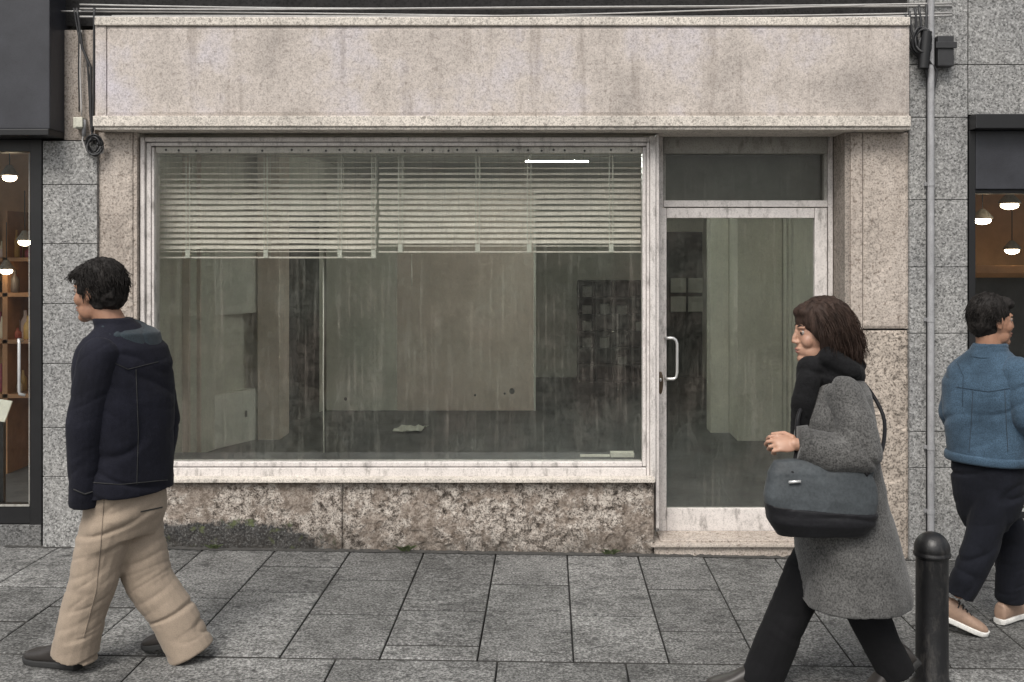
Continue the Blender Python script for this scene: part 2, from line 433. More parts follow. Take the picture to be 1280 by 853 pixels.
yF = -.10                                                       # face of the fascia
fz1, fz0 = Z(33, yF), Z(145, yF)
fx0, fxj, fx1 = X(119, yF), X(133, yF), X(1137, yF)
roughbox('fascia_panel', M['fascia'], fxj + .002, fx1, fz0, fz1, yF, .25, .0015, .02)
roughbox('fascia_panel', M['fascia'], fx0, fxj - .002, fz0 - .002, fz1, yF - .004, .25, .0015, .02)
tr = MB().box(fx0 - .003, fx1, -.125, .25, Z(158, -.125), fz0 - .003, .004).box(fx0, fx1, -.112, .24, Z(158, -.125) - .018, Z(158, -.125) - .0005, .003)
tr.build('fascia_ledge', M['trim'], shop)
MB().box(fx0, fx1, -.112, .25, fz1 + .003, fz1 + .052, .006).build('cornice', M['trim'], shop)
MB().box(X(60), X(1290), .02, .25, fz1 + .03, TOP + .6).build('upper_wall', M['dark'], shop)

zs = Z(604)                                                     # sill line
yP = .0
gl_, gr_ = X(122), X(165)
roughbox('stone_pilaster', M['stone'], gl_ + .003, gr_, -.1, Z(158, -.125) - .02, yP, .2, .003, .016, chips=.004)
MB().box(gr_ + .002, X(172, .02), .012, .2, zs + .002, Z(163, .02), .004).build('moulding', M['stone'], shop)
rs0, rs1, rs2 = X(1064), X(1079), X(1136)
zt = Z(158, -.125) - .02
roughbox('stone_pilaster', M['stone'], rs1 + .002, rs2 - .003, Z(411), zt, yP, .25, .003, .016, chips=.004)
roughbox('stone_pilaster', M['stone_rough'], rs1 + .002, rs2 - .003, -.12, Z(413.5), yP + .002, .25, .004, .012, chips=.008)
MB().box(rs0, rs1 - .001, .006, .30, -.12, Z(383), .005).box(rs0, rs1 - .001, .006, .30, Z(384.5), zt, .005).build('moulding', M['stone'], shop)
# reveal, soffit
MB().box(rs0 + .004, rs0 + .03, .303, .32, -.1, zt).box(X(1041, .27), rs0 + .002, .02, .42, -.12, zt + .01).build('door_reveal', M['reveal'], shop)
MB().box(X(172, .02), rs0 + .001, .02, .45, Z(163, .06) + .001, zt + .04).build('soffit', M['dark'], shop)  # near-black colour paints the shade under the fascia

# plinth under the window
px0, px1 = X(172), X(818)
xj = X(428)
roughbox('plinth_wall', M['plinth'], gr_ + .003, xj - .002, -.1, zs - .002, .0, .22, .006, .008, .008, chips=.005)
roughbox('plinth_wall', M['plinth'], xj + .002, px1, -.12, zs - .002, .003, .22, .007, .008, .008, chips=.008)

# grime gathered in the corner between wall and paving
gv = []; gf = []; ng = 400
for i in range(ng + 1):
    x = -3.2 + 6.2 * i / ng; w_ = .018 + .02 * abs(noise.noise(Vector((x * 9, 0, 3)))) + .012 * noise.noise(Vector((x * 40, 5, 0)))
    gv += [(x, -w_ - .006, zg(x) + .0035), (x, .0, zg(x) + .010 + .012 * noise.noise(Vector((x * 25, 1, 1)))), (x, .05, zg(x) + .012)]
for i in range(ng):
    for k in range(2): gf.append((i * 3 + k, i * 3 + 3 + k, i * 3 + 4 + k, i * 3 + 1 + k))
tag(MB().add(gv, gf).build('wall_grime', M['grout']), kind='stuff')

def weed(px, label, n, h):
    x = X(px); z0 = zg(x) + .008; mb = MB()
    for k in range(n):
        a = random.uniform(-2.9, -.2); ln = h * random.uniform(.5, 1); w_ = random.uniform(.004, .008); b0 = Vector((x + random.uniform(-.025, .025), -.012 + random.uniform(-.006, .004), z0))
        d_ = Vector((math.cos(a) * .6, math.sin(a) * .35, 1)).normalized(); sd = d_.cross(Vector((0, 1, .3))).normalized(); vs = []
        for q_, ww in ((0, .3), (.4, 1), (.75, .8), (1, .05)):
            c = b0 + d_ * ln * q_ + Vector((math.cos(a) * ln * .5 * q_ * q_, math.sin(a) * ln * .3 * q_ * q_, -ln * .25 * q_ * q_))
            vs += [c - sd * w_ * ww, c + sd * w_ * ww + Vector((0, 0, .001)), c + Vector((0, -.0012, 0))]
        mb.add(vs, [f_ for i in range(3) for f_ in ((i * 3, i * 3 + 2, i * 3 + 5, i * 3 + 3), (i * 3 + 2, i * 3 + 1, i * 3 + 4, i * 3 + 5), (i * 3 + 1, i * 3, i * 3 + 3, i * 3 + 4))])
    tag(mb.build('weed', M['leaf']), label, 'weed', 'weeds along the foot of the shop wall')
M['leaf'] = plain('weed_leaf', (.075, .095, .04), .7, 0, .4, 30)
weed(507, 'small green weed growing at the foot of the plinth under the middle of the window', 16, .07)
weed(762, 'small green weed growing at the foot of the plinth near the doorstep', 14, .06)
weed(268, 'low green weed growing at the foot of the mouldy left end of the plinth', 18, .05)

# window: frame > glass, sill
yw = .05
def Xw(p): return X(p, yw)
def Zw(p): return Z(p, yw)
w = MB()
w.box(Xw(176), Xw(181.5), yw - .012, .16, Zw(600), Zw(172), .0055)       # left stile, two profiles
w.box(Xw(182.2), Xw(188), yw + .006, .16, Zw(598), Zw(178.5), .0055)
w.box(Xw(188.4), Xw(191.5), yw + .014, .15, Zw(584), Zw(184), .004)
w.box(Xw(182), Xw(812), yw - .012, .16, Zw(177.5), Zw(172), .0055)       # head
w.box(Xw(188.3), Xw(808), yw + .002, .16, Zw(182.5), Zw(178.3), .004)
w.box(Xw(812.4), Xw(819.5), yw - .014, .16, Zw(600), Zw(170.5), .0055)   # right stile
w.box(Xw(808.3), Xw(812), yw, .16, Zw(598), Zw(178.5), .004)
w.box(Xw(803.5), Xw(807.8), yw + .014, .15, Zw(584), Zw(184), .004)
w.box(Xw(188.5), Xw(807.8), yw - .002, .16, Zw(597.3), Zw(585.3), .004)     # bottom rail
w.box(Xw(191.8), Xw(803.2), yw + .014, .15, Zw(584.3), Zw(578.5), .0055)
wf = w.build('window_frame', M['alu'], shop)
hb = MB().box(Xw(191.8), Xw(803.2), yw + .03, .15, Zw(191), Zw(183), .003)
hb.build('head_strip', plain('head_strip_paint', (.50, .48, .43), .5, 0, .15, 12, .4, .1, .3, .5), wf)
for i, p in enumerate([205, 221, 243, 262, 285, 326, 363, 384, 406, 423, 442, 462, 486, 491, 505, 527, 540, 560, 571, 595, 622, 641, 660, 677, 692, 706, 731, 764, 790]):
    MB().ell((Xw(p), yw + .03, Zw(187 + (i % 3) * .5)), (.007, .004, .007), n=10, m=6).build('rivet', M['intdark'], wf)
MB().box(Xw(191), Xw(804), .098, .104, Zw(580), Zw(182)).build('window_glass', M['glass'], wf)
MB().box(Xw(176), px1 + .002, -.035, .16, Z(603.8, -.035), Z(599.2, -.035), .003).build('sill', M['trim'], wf)

# door, transom and frame, set back
yd = .27
def Xd(p): return X(p, yd)
def Zd(p): return Z(p, yd)
fl = Zd(664)                                                    # inside floor level
f = MB()
f.box(Xd(819), Xd(828.5), yd - .02, yd + .08, fl, Zd(170), .003)
f.box(Xd(1034), Xd(1040), yd - .02, yd + .08, fl, Zd(170), .003)
f.box(Xd(829), Xd(1033.6), yd - .02, yd + .08, Zd(259), Zd(251), .003)
dfm = f.build('door_frame', M['alu'], shop)
MB().box(Xd(829), Xd(1033.6), yd - .015, yd + .07, Zd(192.5), Zd(170), .003).build('header_panel', M['alu_grey'], dfm)
MB().box(Xd(828), Xd(1034), yd + .02, yd + .026, Zd(252), Zd(191)).build('transom_glass', M['glass_d'], dfm)
MB().box(Xd(829), Xd(832), yd - .005, yd + .05, Zd(250.6), Zd(193)).build('transom_bead', M['alu_grey'], dfm)
MB().box(Xd(1030), Xd(1033.6), yd - .005, yd + .05, Zd(250.6), Zd(193)).build('transom_bead', M['alu_grey'], dfm)
d = MB()
d.box(Xd(822.5) + .0, Xd(832.5), yd - .028, yd + .02, fl + .006, Zd(260.5), .004)
d.box(Xd(1017), Xd(1032.5), yd - .028, yd + .02, fl + .006, Zd(260.5), .004)
d.box(Xd(832.8), Xd(1016.7), yd - .026, yd + .018, Zd(273), Zd(260.5), .004)
d.box(Xd(832.8), Xd(1016.7), yd - .026, yd + .018, fl + .006, Zd(634.5), .004)
dr = d.build('door', M['alu'], shop)
MB().box(Xd(832), Xd(1017.5), yd - .004, yd + .002, Zd(636), Zd(272)).build('door_glass', M['glass_d'], dr)
hx = Xd(844.5); hy = yd - .075
MB().tube([(Xd(831), yd - .027, Zd(421.5)), (Xd(831), hy + .012, Zd(421.5)), (Xd(833), hy, Zd(421.5)), (hx - .025, hy, Zd(421.5)), (hx - .008, hy, Zd(424)), (hx, hy, Zd(429)),
           (hx, hy, Zd(464)), (hx - .006, hy, Zd(470)), (hx - .02, hy, Zd(472)), (Xd(833), hy, Zd(472)), (Xd(831), hy + .012, Zd(472)), (Xd(831), yd - .027, Zd(472))], .0085, 10).build('handle', M['handle'], dr, True)
lk = MB().ell((Xd(824.8), yd - .029, Zd(478)), (.018, .007, .07), n=16, m=12)
lk.build('lock_plate', M['lock'], dr, True)
MB().ell((Xd(824.8), yd - .036, Zd(474)), (.008, .008, .012), n=12, m=8).build('keyhole', M['handle'], dr, True)
# mullion cover between window and door
MB().box(X(819.8, .055), X(823.8, .055), .055, yd - .022, Z(664, .0), Z(168, .055), .003).build('mullion', M['alu'], shop)
# threshold step
MB().box(X(818), X(1064), .0, .30, -.09, Z(680) , .006).box(X(813), X(1064), -.022, .29, Z(684.5, -.02), Z(681, -.02) , .004).box(X(826), X(1062), .03, yd - .03, Z(680) + .0005, Z(680) + .012, .004).build('doorstep', M['stone'], shop)

# interior
MB().box(-3.6, 2.4, .17, 8.4, fl - .25, fl).build('interior_floor', M['floor'], shop)
MB().box(-3.6, 2.4, .46, 8.4, 2.78, 2.9).build('ceiling', M['ceil'], shop)
MB().box(-2.75, X(1041, .27), .165, .46, zt + .045, 3.2).build('interior_lintel', M['ceil'], shop)
wl = [(-2.72, .2), (-3.11, 1.94), (-2.46, 5.07), (-2.46, 8.2)]
lw = MB()
for a, b in zip(wl[:-1], wl[1:]):
    lw.prism([a, b, (b[0] - .1, b[1]), (a[0] - .1, a[1])], fl - .002, 2.79)
lw.build('side_wall', M['plaster'], shop)
wx = lambda y: -2.46 - .21 * (5.07 - y)
MB().prism([(wx(3.75) + .004, 3.75), (wx(4.92) + .004, 4.92), (wx(4.92) - .02, 4.92), (wx(3.75) - .02, 3.75)][::-1], fl + .001, 2.2).build('recess_shade_panel', M['intdark'], shop)  # flat dark panel painted as the shaded recess beside the board
MB().box(2.15, 2.27, .45, 8.2, fl - .002, 2.79).build('side_wall', M['plaster'], shop)
# left pier in the window's left corner
MB().box(-2.72, -2.56, .18, .3, fl, 2.79).build('corner_pier', M['plaster'], shop)
# back partition: pale wall at Y=8 and dark doorway
yb = 8.0
bw = MB()
bw.box(-2.45, X(722, yb), yb, yb + .12, fl - .002, 2.79)
bw.box(X(722, yb) + .001, X(806, yb), yb + .003, yb + .12, fl - .002, 2.79)
bw.box(X(806, yb) + .001, 2.15, yb + .001, yb + .12, Z(290, yb), 2.79)
bw.build('back_wall', M['plaster'], shop)
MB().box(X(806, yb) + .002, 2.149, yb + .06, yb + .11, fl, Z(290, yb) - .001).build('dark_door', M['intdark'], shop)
pv = MB()
for i in range(2):
    for j in range(2):
        pv.box(X(839 + 22 * i, yb), X(858 + 22 * i, yb), yb + .045, yb + .0585, Z(366 + 24 * j, yb), Z(348 + 23 * j, yb))
pv.build('door_pane', M['plaster_w'], shop)
# pier behind the door
by = 3.25
MB().box(X(922, by), X(978, by), by, 3.9, fl - .001, 2.785).build('interior_pier', M['plaster'], shop)
MB().box(1.55, X(921, by), 3.66, 3.9, fl - .001, 2.785).build('interior_pier', M['plaster'], shop)
MB().tube([(X(984, 2.9), 2.9, fl), (X(984, 2.9), 2.9, 2.7)], .012, 8).tube([(X(992, 2.9), 2.9, fl), (X(992, 2.9), 2.9, 2.7)], .02, 8).build('wall_pipe', M['boxwhite'], shop, True)
# left columns of the interior
yc = 3.3
MB().box(X(322, yc), X(349, yc), yc, yc + .35, fl - .001, 2.785).build('interior_column', M['pinkpl'], shop)
MB().box(X(228, 2.2) , X(236, 2.2), 2.2, 2.24, fl, 2.78).box(X(246, 2.35), X(250, 2.35), 2.35, 2.38, fl, 2.78).build('wall_batten', M['pinkpl'], shop)
M['blocker'] = plain('transom_blocker_dark', (.10, .103, .09), .8, 0, .25, 6)
MB().box(X(819, .5), 2.149, .465, 1.1, Z(258, .5), 2.779, .004).build('transom_blocker', M['blocker'], shop)  # added dark box that blocks the view and keeps the transom dark
# ---- things inside
yB = 5.0
bd = thing('leaning_board', 'large stained board panel standing at the back of the empty shop', 'board', (X(537, yB), yB, fl))
MB().box(X(408, yB), X(496, yB), yB, yB + .03, fl + .004, 2.45, .003).build('board_panel', M['plaster'], bd)
MB().box(X(496.6, yB), X(667, yB), yB - .006, yB + .03, fl + .004, 2.45, .003).build('board_panel', M['pinkpl'], bd)
for p, q, r in ((640, 489, .03), (432, 499, .018), (594, 494, .012), (631, 492, .012)):
    MB().ell((X(p, yB), yB - (.007 if p > 497 else 0), Z(q, yB)), (r, .004, r * 1.1), n=14, m=6).build('bolt_hole', M['intdark'], bd)
MB().box(X(667, yB) + .001, X(667, yB) + .022, yB - .012, yB + .03, fl + .004, 2.45).build('edge_strip', M['plaster_w'], bd)

cb = thing('low_cupboard', 'low white cupboard with a keyhole against the left wall of the empty shop', 'cupboard', (X(285, 2.9), 2.9, fl))
a0 = P(256, 565, 2.73); a1 = P(321, 541, 3.32)
a0.z = a1.z = fl; dv = (a1 - a0); 
n_ = Vector((-dv.y, dv.x, 0)).normalized()
MB().prism([(a0 + n_ * .002).to_2d(), a1.to_2d() + n_.to_2d() * .002, (a1 + n_ * .12).to_2d(), (a0 + n_ * .12).to_2d()], fl + .002, fl + .47).build('cupboard_body', M['plaster_w'], cb)
pk = a0 + dv * .78 + Vector((0, 0, .26))
MB().box(pk.x - .01, pk.x + .01, pk.y - .01, pk.y + .005, pk.z - .03, pk.z + .03).build('keyhole', M['intdark'], cb)
sp_ = thing('wall_panel', 'pale square panel fixed on the left wall above the white cupboard', 'panel', (X(285, 2.9), 2.9, 1.4))
MB().prism([(a0 + n_ * .004).to_2d(), a1.to_2d() + n_.to_2d() * .004, (a1 + n_ * .05).to_2d(), (a0 + n_ * .05).to_2d()], 1.22, 1.80).build('panel_sheet', M['plaster_w'], sp_)

ys_ = 7.4
sh = thing('grid_shelf', 'dark open grid shelving unit against the pale back wall of the empty shop', 'shelf', (X(765, ys_), ys_, fl))
s1 = MB(); sx0, sx1, sz1 = X(723, ys_), X(812, ys_), Z(352, ys_)
for i in range(5): xx = sx0 + (sx1 - sx0) * i / 4; s1.box(xx - .012, xx + .012, ys_, ys_ + .3, fl, sz1)
for i in range(7): zz = fl + (sz1 - fl) * i / 6; s1.box(sx0 - .01, sx1 + .01, ys_ - .004, ys_ + .29, zz - .012, zz + .012)
s1.build('shelf_frame', M['intdark'], sh)
MB().box(sx0, sx1, ys_ + .3, ys_ + .32, fl, sz1).build('shelf_back', M['intdark'], sh)
for i, j in ((0, 5), (0, 4), (1, 4), (0, 3), (1, 2), (2, 4), (0, 2), (3, 3), (2, 1)):
    cxx = sx0 + (sx1 - sx0) * (i + .5) / 4; czz = fl + (sz1 - fl) * j / 6 + .014
    tag(MB().box(cxx - .06, cxx + .06, ys_ + .05, ys_ + .22, czz, czz + random.uniform(.08, .14)).build('stored_box', M['alu_grey']), 'small grey box standing in the dark grid shelf at the back of the empty shop', 'box', 'boxes in the grid shelf')

pb = P(510, 546, 3.55)
pp = MB(); N = 7
cxp, cyp = pb.x, 3.75
vs = []
for k in range(2):
    for j in range(N):
        for i in range(N):
            u, v = i / (N - 1) - .5, j / (N - 1) - .5
            vs.append((cxp + u * .27 + v * .04, cyp + v * .3, fl + .012 + .05 * abs(noise.noise(Vector((u * 3.2, v * 3.2, 4)))) + .05 * (u * u) - k * .003))
fs = [(j * N + i, j * N + i + 1, (j + 1) * N + i + 1, (j + 1) * N + i) for j in range(N - 1) for i in range(N - 1)]
fs += [tuple(N * N + q for q in f_[::-1]) for f_ in fs]
pp.add(vs, fs)
tag(pp.build('crumpled_paper', M['paper']), 'crumpled white paper lying on the dusty floor of the empty shop', 'paper')
bt = MB().box(X(728, .3), X(764, .3), .27, .31, Z(574, .3), Z(571, .3)).box(X(765, .3), X(790, .3), .26, .32, Z(577, .3), Z(570, .3), .003)
yl = .42
zl = Z(578, .1) - .03
bt = MB().box(X(725, yl), X(762, yl), .40, .43, zl + .001, zl + .012).box(X(763, yl), X(792, yl), .38, .45, zl + .001, zl + .03, .003)
tag(bt.build('wooden_offcut', M['paper']), 'pale broken batten left on the inner ledge at the right of the window', 'batten')
MB().box(X(192, .2), X(800, .2), .17, .55, fl, zl).build('inner_ledge', M['floor'], shop)

# fluorescent tube behind the glass, at the top right
yt = 2.6
zt_ = Z(202, yt)
M['tube_glow'] = emit('tube_glow', (.95, 1.0, .93), TUBE)
ft = thing('tube_light', 'slim lit white tube light under the ceiling, seen over the right blind', 'light', (X(696, yt), yt, zt_))
MB().tube([(X(657, yt), yt, zt_), (X(735, yt), yt, zt_)], .0042, 12).build('tube', M['tube_glow'], ft, True)
MB().box(X(656, yt), X(736, yt), yt + .05, yt + .09, 2.74, 2.779, .004).tube([(X(663, yt), yt, zt_ + .004), (X(663, yt), yt + .07, 2.75)], .0015, 6).tube([(X(729, yt), yt, zt_ + .004), (X(729, yt), yt + .07, 2.75)], .0015, 6).build('fitting', M['black'], ft)
# thin hanging cords
tag(MB().tube([P(404, 326, .32), P(404.5, 400, .322), P(404, 470, .32), P(405, 566, .32)], .0042, 6).build('blind_cord', M['tape'], None, True), 'long white cord hanging below the left blind to the sill', 'cord', 'blind cords')
tag(MB().tube([P(514.5, 318, .30), P(514.8, 358, .30)], .002, 6).build('blind_cord', M['tape'], None, True), 'short thin cord hanging just below the right blind', 'cord', 'blind cords')

# venetian blinds
def blind(pa, pbx, ybot, label, tapes):
    yv = .235
    e = thing('venetian_blind', label, 'blind', (X((pa + pbx) / 2, yv), yv, Z(ybot, yv)), 'venetian blinds in the shop window')
    x0, x1 = X(pa, yv), X(pbx, yv)
    ztop = Z(184, yv); sp = .0345; zlast = Z(ybot - 13, yv)
    sl = MB(); z = zlast; k = 0
    while z < ztop - .05:
        tilt = R(50 - 42 * min(1, max(0, (k - 9) / 5)) + random.uniform(-3, 3)); dx = random.uniform(-.004, .004); sag = random.uniform(-.0015, .0015)
        nx = 12; prof = []
        for q in range(5):
            u = q / 4 - .5
            y_ = u * .0335; h = .004 * (1 - 4 * u * u)
            prof.append((y_ * math.cos(tilt) - h * math.sin(tilt), y_ * math.sin(tilt) + h * math.cos(tilt)))
        vs = []
        for i in range(nx + 1):
            x = x0 + (x1 - x0) * i / nx + dx
            wob = sag * math.sin(i * 1.3 + k) + .0012 * noise.noise(Vector((x * 3, k * 1.7, 0)))
            for t_ in (0, .0008):
                for (yy, hh) in prof: vs.append((x, yv + yy, z + hh + wob + t_))
        m_ = 10; fs = []
        for i in range(nx):
            for q in range(4):
                a = i * m_ + q; fs.append((a, a + 1, a + 1 + m_, a + m_)); b_ = a + 5; fs.append((b_, b_ + m_, b_ + 1 + m_, b_ + 1))
            for a, b_ in ((i * m_, i * m_ + 5), (i * m_ + 4, i * m_ + 9)): fs.append((a, a + m_, b_ + m_, b_))
        sl.add(vs, fs)
        z += sp; k += 1
    sl.build('slats', M['slat'], e, True)
    MB().box(x0, x1, yv - .022, yv + .022, ztop - .045, ztop, .003).build('headrail', M['alu_grey'], e)
    zr = Z(ybot, yv)
    MB().box(x0, x1, yv - .02, yv + .02, zr - .006, zr + .004, .002).box(x0, x1, yv - .022, yv + .018, zlast - .031, zlast - .025).build('bottom_rail', M['slat'], e)
    for p in tapes:
        xx = X(p, yv - .026)
        tp = MB()
        for o in (-.011, .0105): tp.box(xx + o - .002, xx + o + .002, yv - .0285, yv - .0265, zr + .002, ztop - .04)
        for o in (-.011, .0105): tp.box(xx + o - .002, xx + o + .002, yv + .0265, yv + .0285, zr + .002, ztop - .04)
        tp.build('ladder_cord', M['tape'], e)
        MB().box(xx - .014, xx + .014, yv - .034, yv - .029, zr - .004, zlast - .018, .001).build('tape_clip', M['tape'], e)
    return e
blind(192.5, 470.5, 322, 'left venetian blind, half raised, hanging slightly lower than its neighbour', (235, 332.5, 425, 467))
blind(474, 801, 315, 'right venetian blind, half raised, wider and higher than its neighbour', (500.5, 597, 661.5, 764))

# ------------------------------------------------------------------ neighbours
def blocks(x0, x1, zs_, yf, yb, xj=None):
    mb = MB(); xs_ = [x0] + (xj or []) + [x1]
    for a, b in zip(zs_[:-1], zs_[1:]):
        for c, d_ in zip(xs_[:-1], xs_[1:]):
            mb.box(c + .0022, d_ - .0022, yf + random.uniform(0, .0015), yb, min(a, b) + .0022, max(a, b) - .0022, .003)
    mb.box(x0 + .006, x1 - .006, yf + .012, yb - .01, min(zs_) + .006, max(zs_) - .006)
    return mb
yg = -.02
ls = thing('left_neighbour_shop', 'lit shop at the left edge with black frame and grey granite pillar', 'shop', (X(20), 0, 0))
lx0, lx1 = X(53, yg), X(121.5, yg)
blocks(lx0, lx1, [Z(p, yg) for p in (176, 231, 305, 380, 455, 535, 596, 700)], yg, .25).build('granite_pillar', M['granite'], ls)
roughbox('stone_panel', M['stone'], X(80), X(118), Z(175), fz1 + .002, .0, .25, .002, .02, parent=ls)
# sign box
sx = X(80); ps = -.17
MB().box(-5.6, sx, ps, .1, Z(166), Z(30, 0) + .5, .006).build('sign_box', M['sign'], ls)
MB().box(-5.6, sx + .0, ps - .012, .1, Z(174), Z(166) - .001, .004).build('sign_base', M['black'], ls)
# front frame
fr = MB()
fr.box(X(38), X(53) - .002, -.005, .12, Z(660), Z(174) - .001, .004)
fr.box(-5.6, X(38) - .001, .0, .1, Z(190), Z(174) - .001, .004)
fr.box(-5.6, X(38) - .001, .0, .1, Z(655), Z(633), .004)
sf = fr.build('shopfront_frame', M['black'], ls)
MB().box(-5.6, X(38) - .001, .04, .046, Z(633), Z(190)).build('shop_glass', M['glass_c'], sf)
MB().tube([(X(28), .0, Z(426)), (X(29), -.05, Z(424)), (X(29.5), -.05, Z(428)), (X(29.5), -.05, Z(488)), (X(30), -.05, Z(491)), (X(36), -.04, Z(493))], .009, 10).build('door_handle', M['handle'], sf, True)
MB().box(-5.6, X(37.2), -.006, .0, Z(633), Z(630.5)).box(X(36.4), X(37.4), -.005, .0, Z(630), Z(192)).build('edge_trim', M['alu_grey'], sf)
MB().box(-5.6, X(53) - .003, -.01, .12, -.1, Z(656), .005).build('stone_base', M['granite_dark'], ls)
# interior of the left shop
room = MB().prism([(-3.03, .13), (-3.65, 2.4), (-3.75, 2.4), (-3.06, .13)][::-1], -.1, 2.6).box(-7, -3.6, 2.4, 2.5, -.1, 2.6)
room.build('interior_wall', M['warmwall'], ls)
MB().box(-7, -3.05, .12, 2.4, -.12, .02).build('interior_floor', M['floor'], ls)
MB().box(-7, -3.05, .12, 2.5, 2.6, 2.7).build('ceiling', M['intdark'], ls)

def pendant(px, py, Y, r, label, st=9, drop=.3):
    c = P(px, py, Y)
    e = thing('pendant_lamp', label, 'lamp', tuple(c), 'lit lamps in the neighbouring shops')
    MB().lathe(c, [(.012, .075), (.02, .07), (r * .55, .05), (r, .012), (r, .004), (r * .93, .0)], 24).build('lamp_shade', M['alu_grey'], e, True)
    MB().ell(c + Vector((0, 0, -.012)), (r * .8, r * .8, .028), n=16, m=8).build('bulb', emit('lamp_glow_%d' % int(px), (1.0, .80, .55), st), e, True)
    MB().tube([c + Vector((0, 0, .07)), c + Vector((0, 0, .07 + drop))], .004, 6).build('lamp_cord', M['cable'], e)
pendant(12, 220, .9, .056, 'topmost lit pendant lamp behind the left shop glass', 15)
pendant(31, 301, 1.5, .056, 'lit pendant lamp behind the left shop glass, nearest the black door post', 15)
pendant(8, 337, 1.9, .056, 'lowest lit pendant lamp behind the left shop glass', 15)
# shelves with goods
shf = thing('display_shelf', 'wooden display shelf with goods inside the lit left shop', 'shelf', (-4.4, 2.1, 0))
m1 = MB()
for z_ in (.62, 1.05, 1.42, 1.7): m1.box(-5.6, -3.75, 2.0, 2.38, z_, z_ + .03)
for xx in (-3.78, -4.3, -4.8): m1.box(xx - .02, xx + .02, 2.0, 2.38, .02, 2.1)
m1.build('shelf_frame', M['wood'], shf)
cols = [(.45, .12, .08), (.7, .62, .45), (.12, .10, .09), (.55, .36, .12), (.7, .55, .5), (.3, .05, .08)]
gm = [plain('goods_%d' % i, c, .45) for i, c in enumerate(cols)]
for k in range(64):
    z_ = random.choice((.65, 1.08, 1.45, 1.73)); xx = random.uniform(-5.0, -3.85)
    c = Vector((xx, 2.08 + random.uniform(0, .15), z_))
    h = random.uniform(.08, .24); r = random.uniform(.018, .045)
    MB().lathe(c, [(r * .9, 0), (r, .01), (r, h * .6), (r * .4, h * .8), (r * .35, h), (r * .3, h + .004)], 12).build('goods', random.choice(gm), shf, True)
mn = thing('menu_board', 'pale tilted menu card on a dark stand behind the left shop glass', 'menu', (X(3, .25), .25, 0))
xf = Matrix.Translation(P(2, 514, .25)) @ Matrix.Rotation(R(8), 4, 'Y') @ Matrix.Rotation(R(-25), 4, 'X')
MB().box(-.06, .045, -.006, .006, -.065, .07, .002, xf).build('card', M['paper'], mn)
MB().box(X(-2, .25), X(3, .25), .26, .29, .02, Z(526, .25)).build('stand', M['black'], mn)

rs_ = thing('right_neighbour_shop', 'lit shop at the right edge with black sign and grey granite pillar', 'shop', (X(1250), 0, 0))
rx0, rx1 = X(1136.5, yg), X(1210, yg)
blocks(rx0, rx1, [Z(p, yg) for p in (-40, 81, 147, 250, 334, 417, 540, 585, 720)], yg, .25).build('granite_pillar', M['granite'], rs_)
blocks(rx1 + .001, 4.6, [Z(p, yg) for p in (-40, 81, 144)], yg, .25, [rx1 + .62, rx1 + 1.24]).build('granite_cladding', M['granite'], rs_)
MB().box(rx1 + .003, 4.6, -.12, .2, Z(164), Z(146), .005).build('sign_hood', M['black'], rs_)
MB().box(X(1217), 4.6, -.03, .2, Z(237), Z(164) - .001, .004).build('sign_board', M['sign'], rs_)
fr = MB().box(rx1 + .003, X(1217) - .001, -.03, .15, -.1, Z(164) - .001, .003).box(X(1217), 4.6, .0, .1, Z(648), Z(640), .003)
fr.box(X(1217), 4.6, .0, .1, Z(242), Z(237) - .001, .002)
sf = fr.build('shopfront_frame', M['black'], rs_)
MB().box(X(1217), 4.6, .04, .046, Z(640), Z(242)).build('shop_glass', M['glass_c'], sf)
MB().box(X(1217), 4.6, -.004, .03, Z(640) + .002, Z(636), .002).box(X(1217), 4.6, -.004, .03, Z(633), Z(630), .002).build('edge_trim', M['handle'], sf)
MB().box(rx1 + .003, 4.6, -.01, .12, -.15, Z(648) - .001, .004).build('stone_base', M['granite_dark'], rs_)
MB().prism([(2.5, .13), (2.53, .13), (2.9, 3.0), (2.87, 3.0)], -.15, 2.6).box(2.9, 6.2, 3.0, 3.1, -.15, 2.6).build('interior_wall', M['warmwall'], rs_)
MB().box(2.5, 6.2, .12, 3.0, -.2, .0).build('interior_floor', M['floor'], rs_)
MB().box(2.5, 6.2, .12, 3.0, 2.3, 2.4).build('ceiling', M['plaster'], rs_)
pendant(1228, 274, 1.4, .075, 'lit lamp behind the right shop glass, beside the granite pillar', 16, .12)
pendant(1262, 255, 1.1, .075, 'highest lit lamp behind the right shop glass, under the ceiling', 16, .12)
pendant(1265, 312, 2.4, .07, 'lowest lit lamp behind the right shop glass, above the wooden shelf', 16, .3)
ws = thing('bar_shelf', 'long wooden bar shelf inside the lit right shop', 'shelf', (3.6, 2.5, 1.6))
c0, c1 = P(1217, 336, 2.6), P(1300, 324, 2.2)
MB().prism([(c0.x - .2, 2.5), (5.0, 2.1), (5.0, 2.4), (c0.x - .2, 2.8)], 1.60, 1.66).build('shelf_plank', M['wood'], ws)
MB().box(c0.x - .2, 5.0, 2.85, 2.95, .0, 1.55).build('bar_front', M['intdark'], ws)

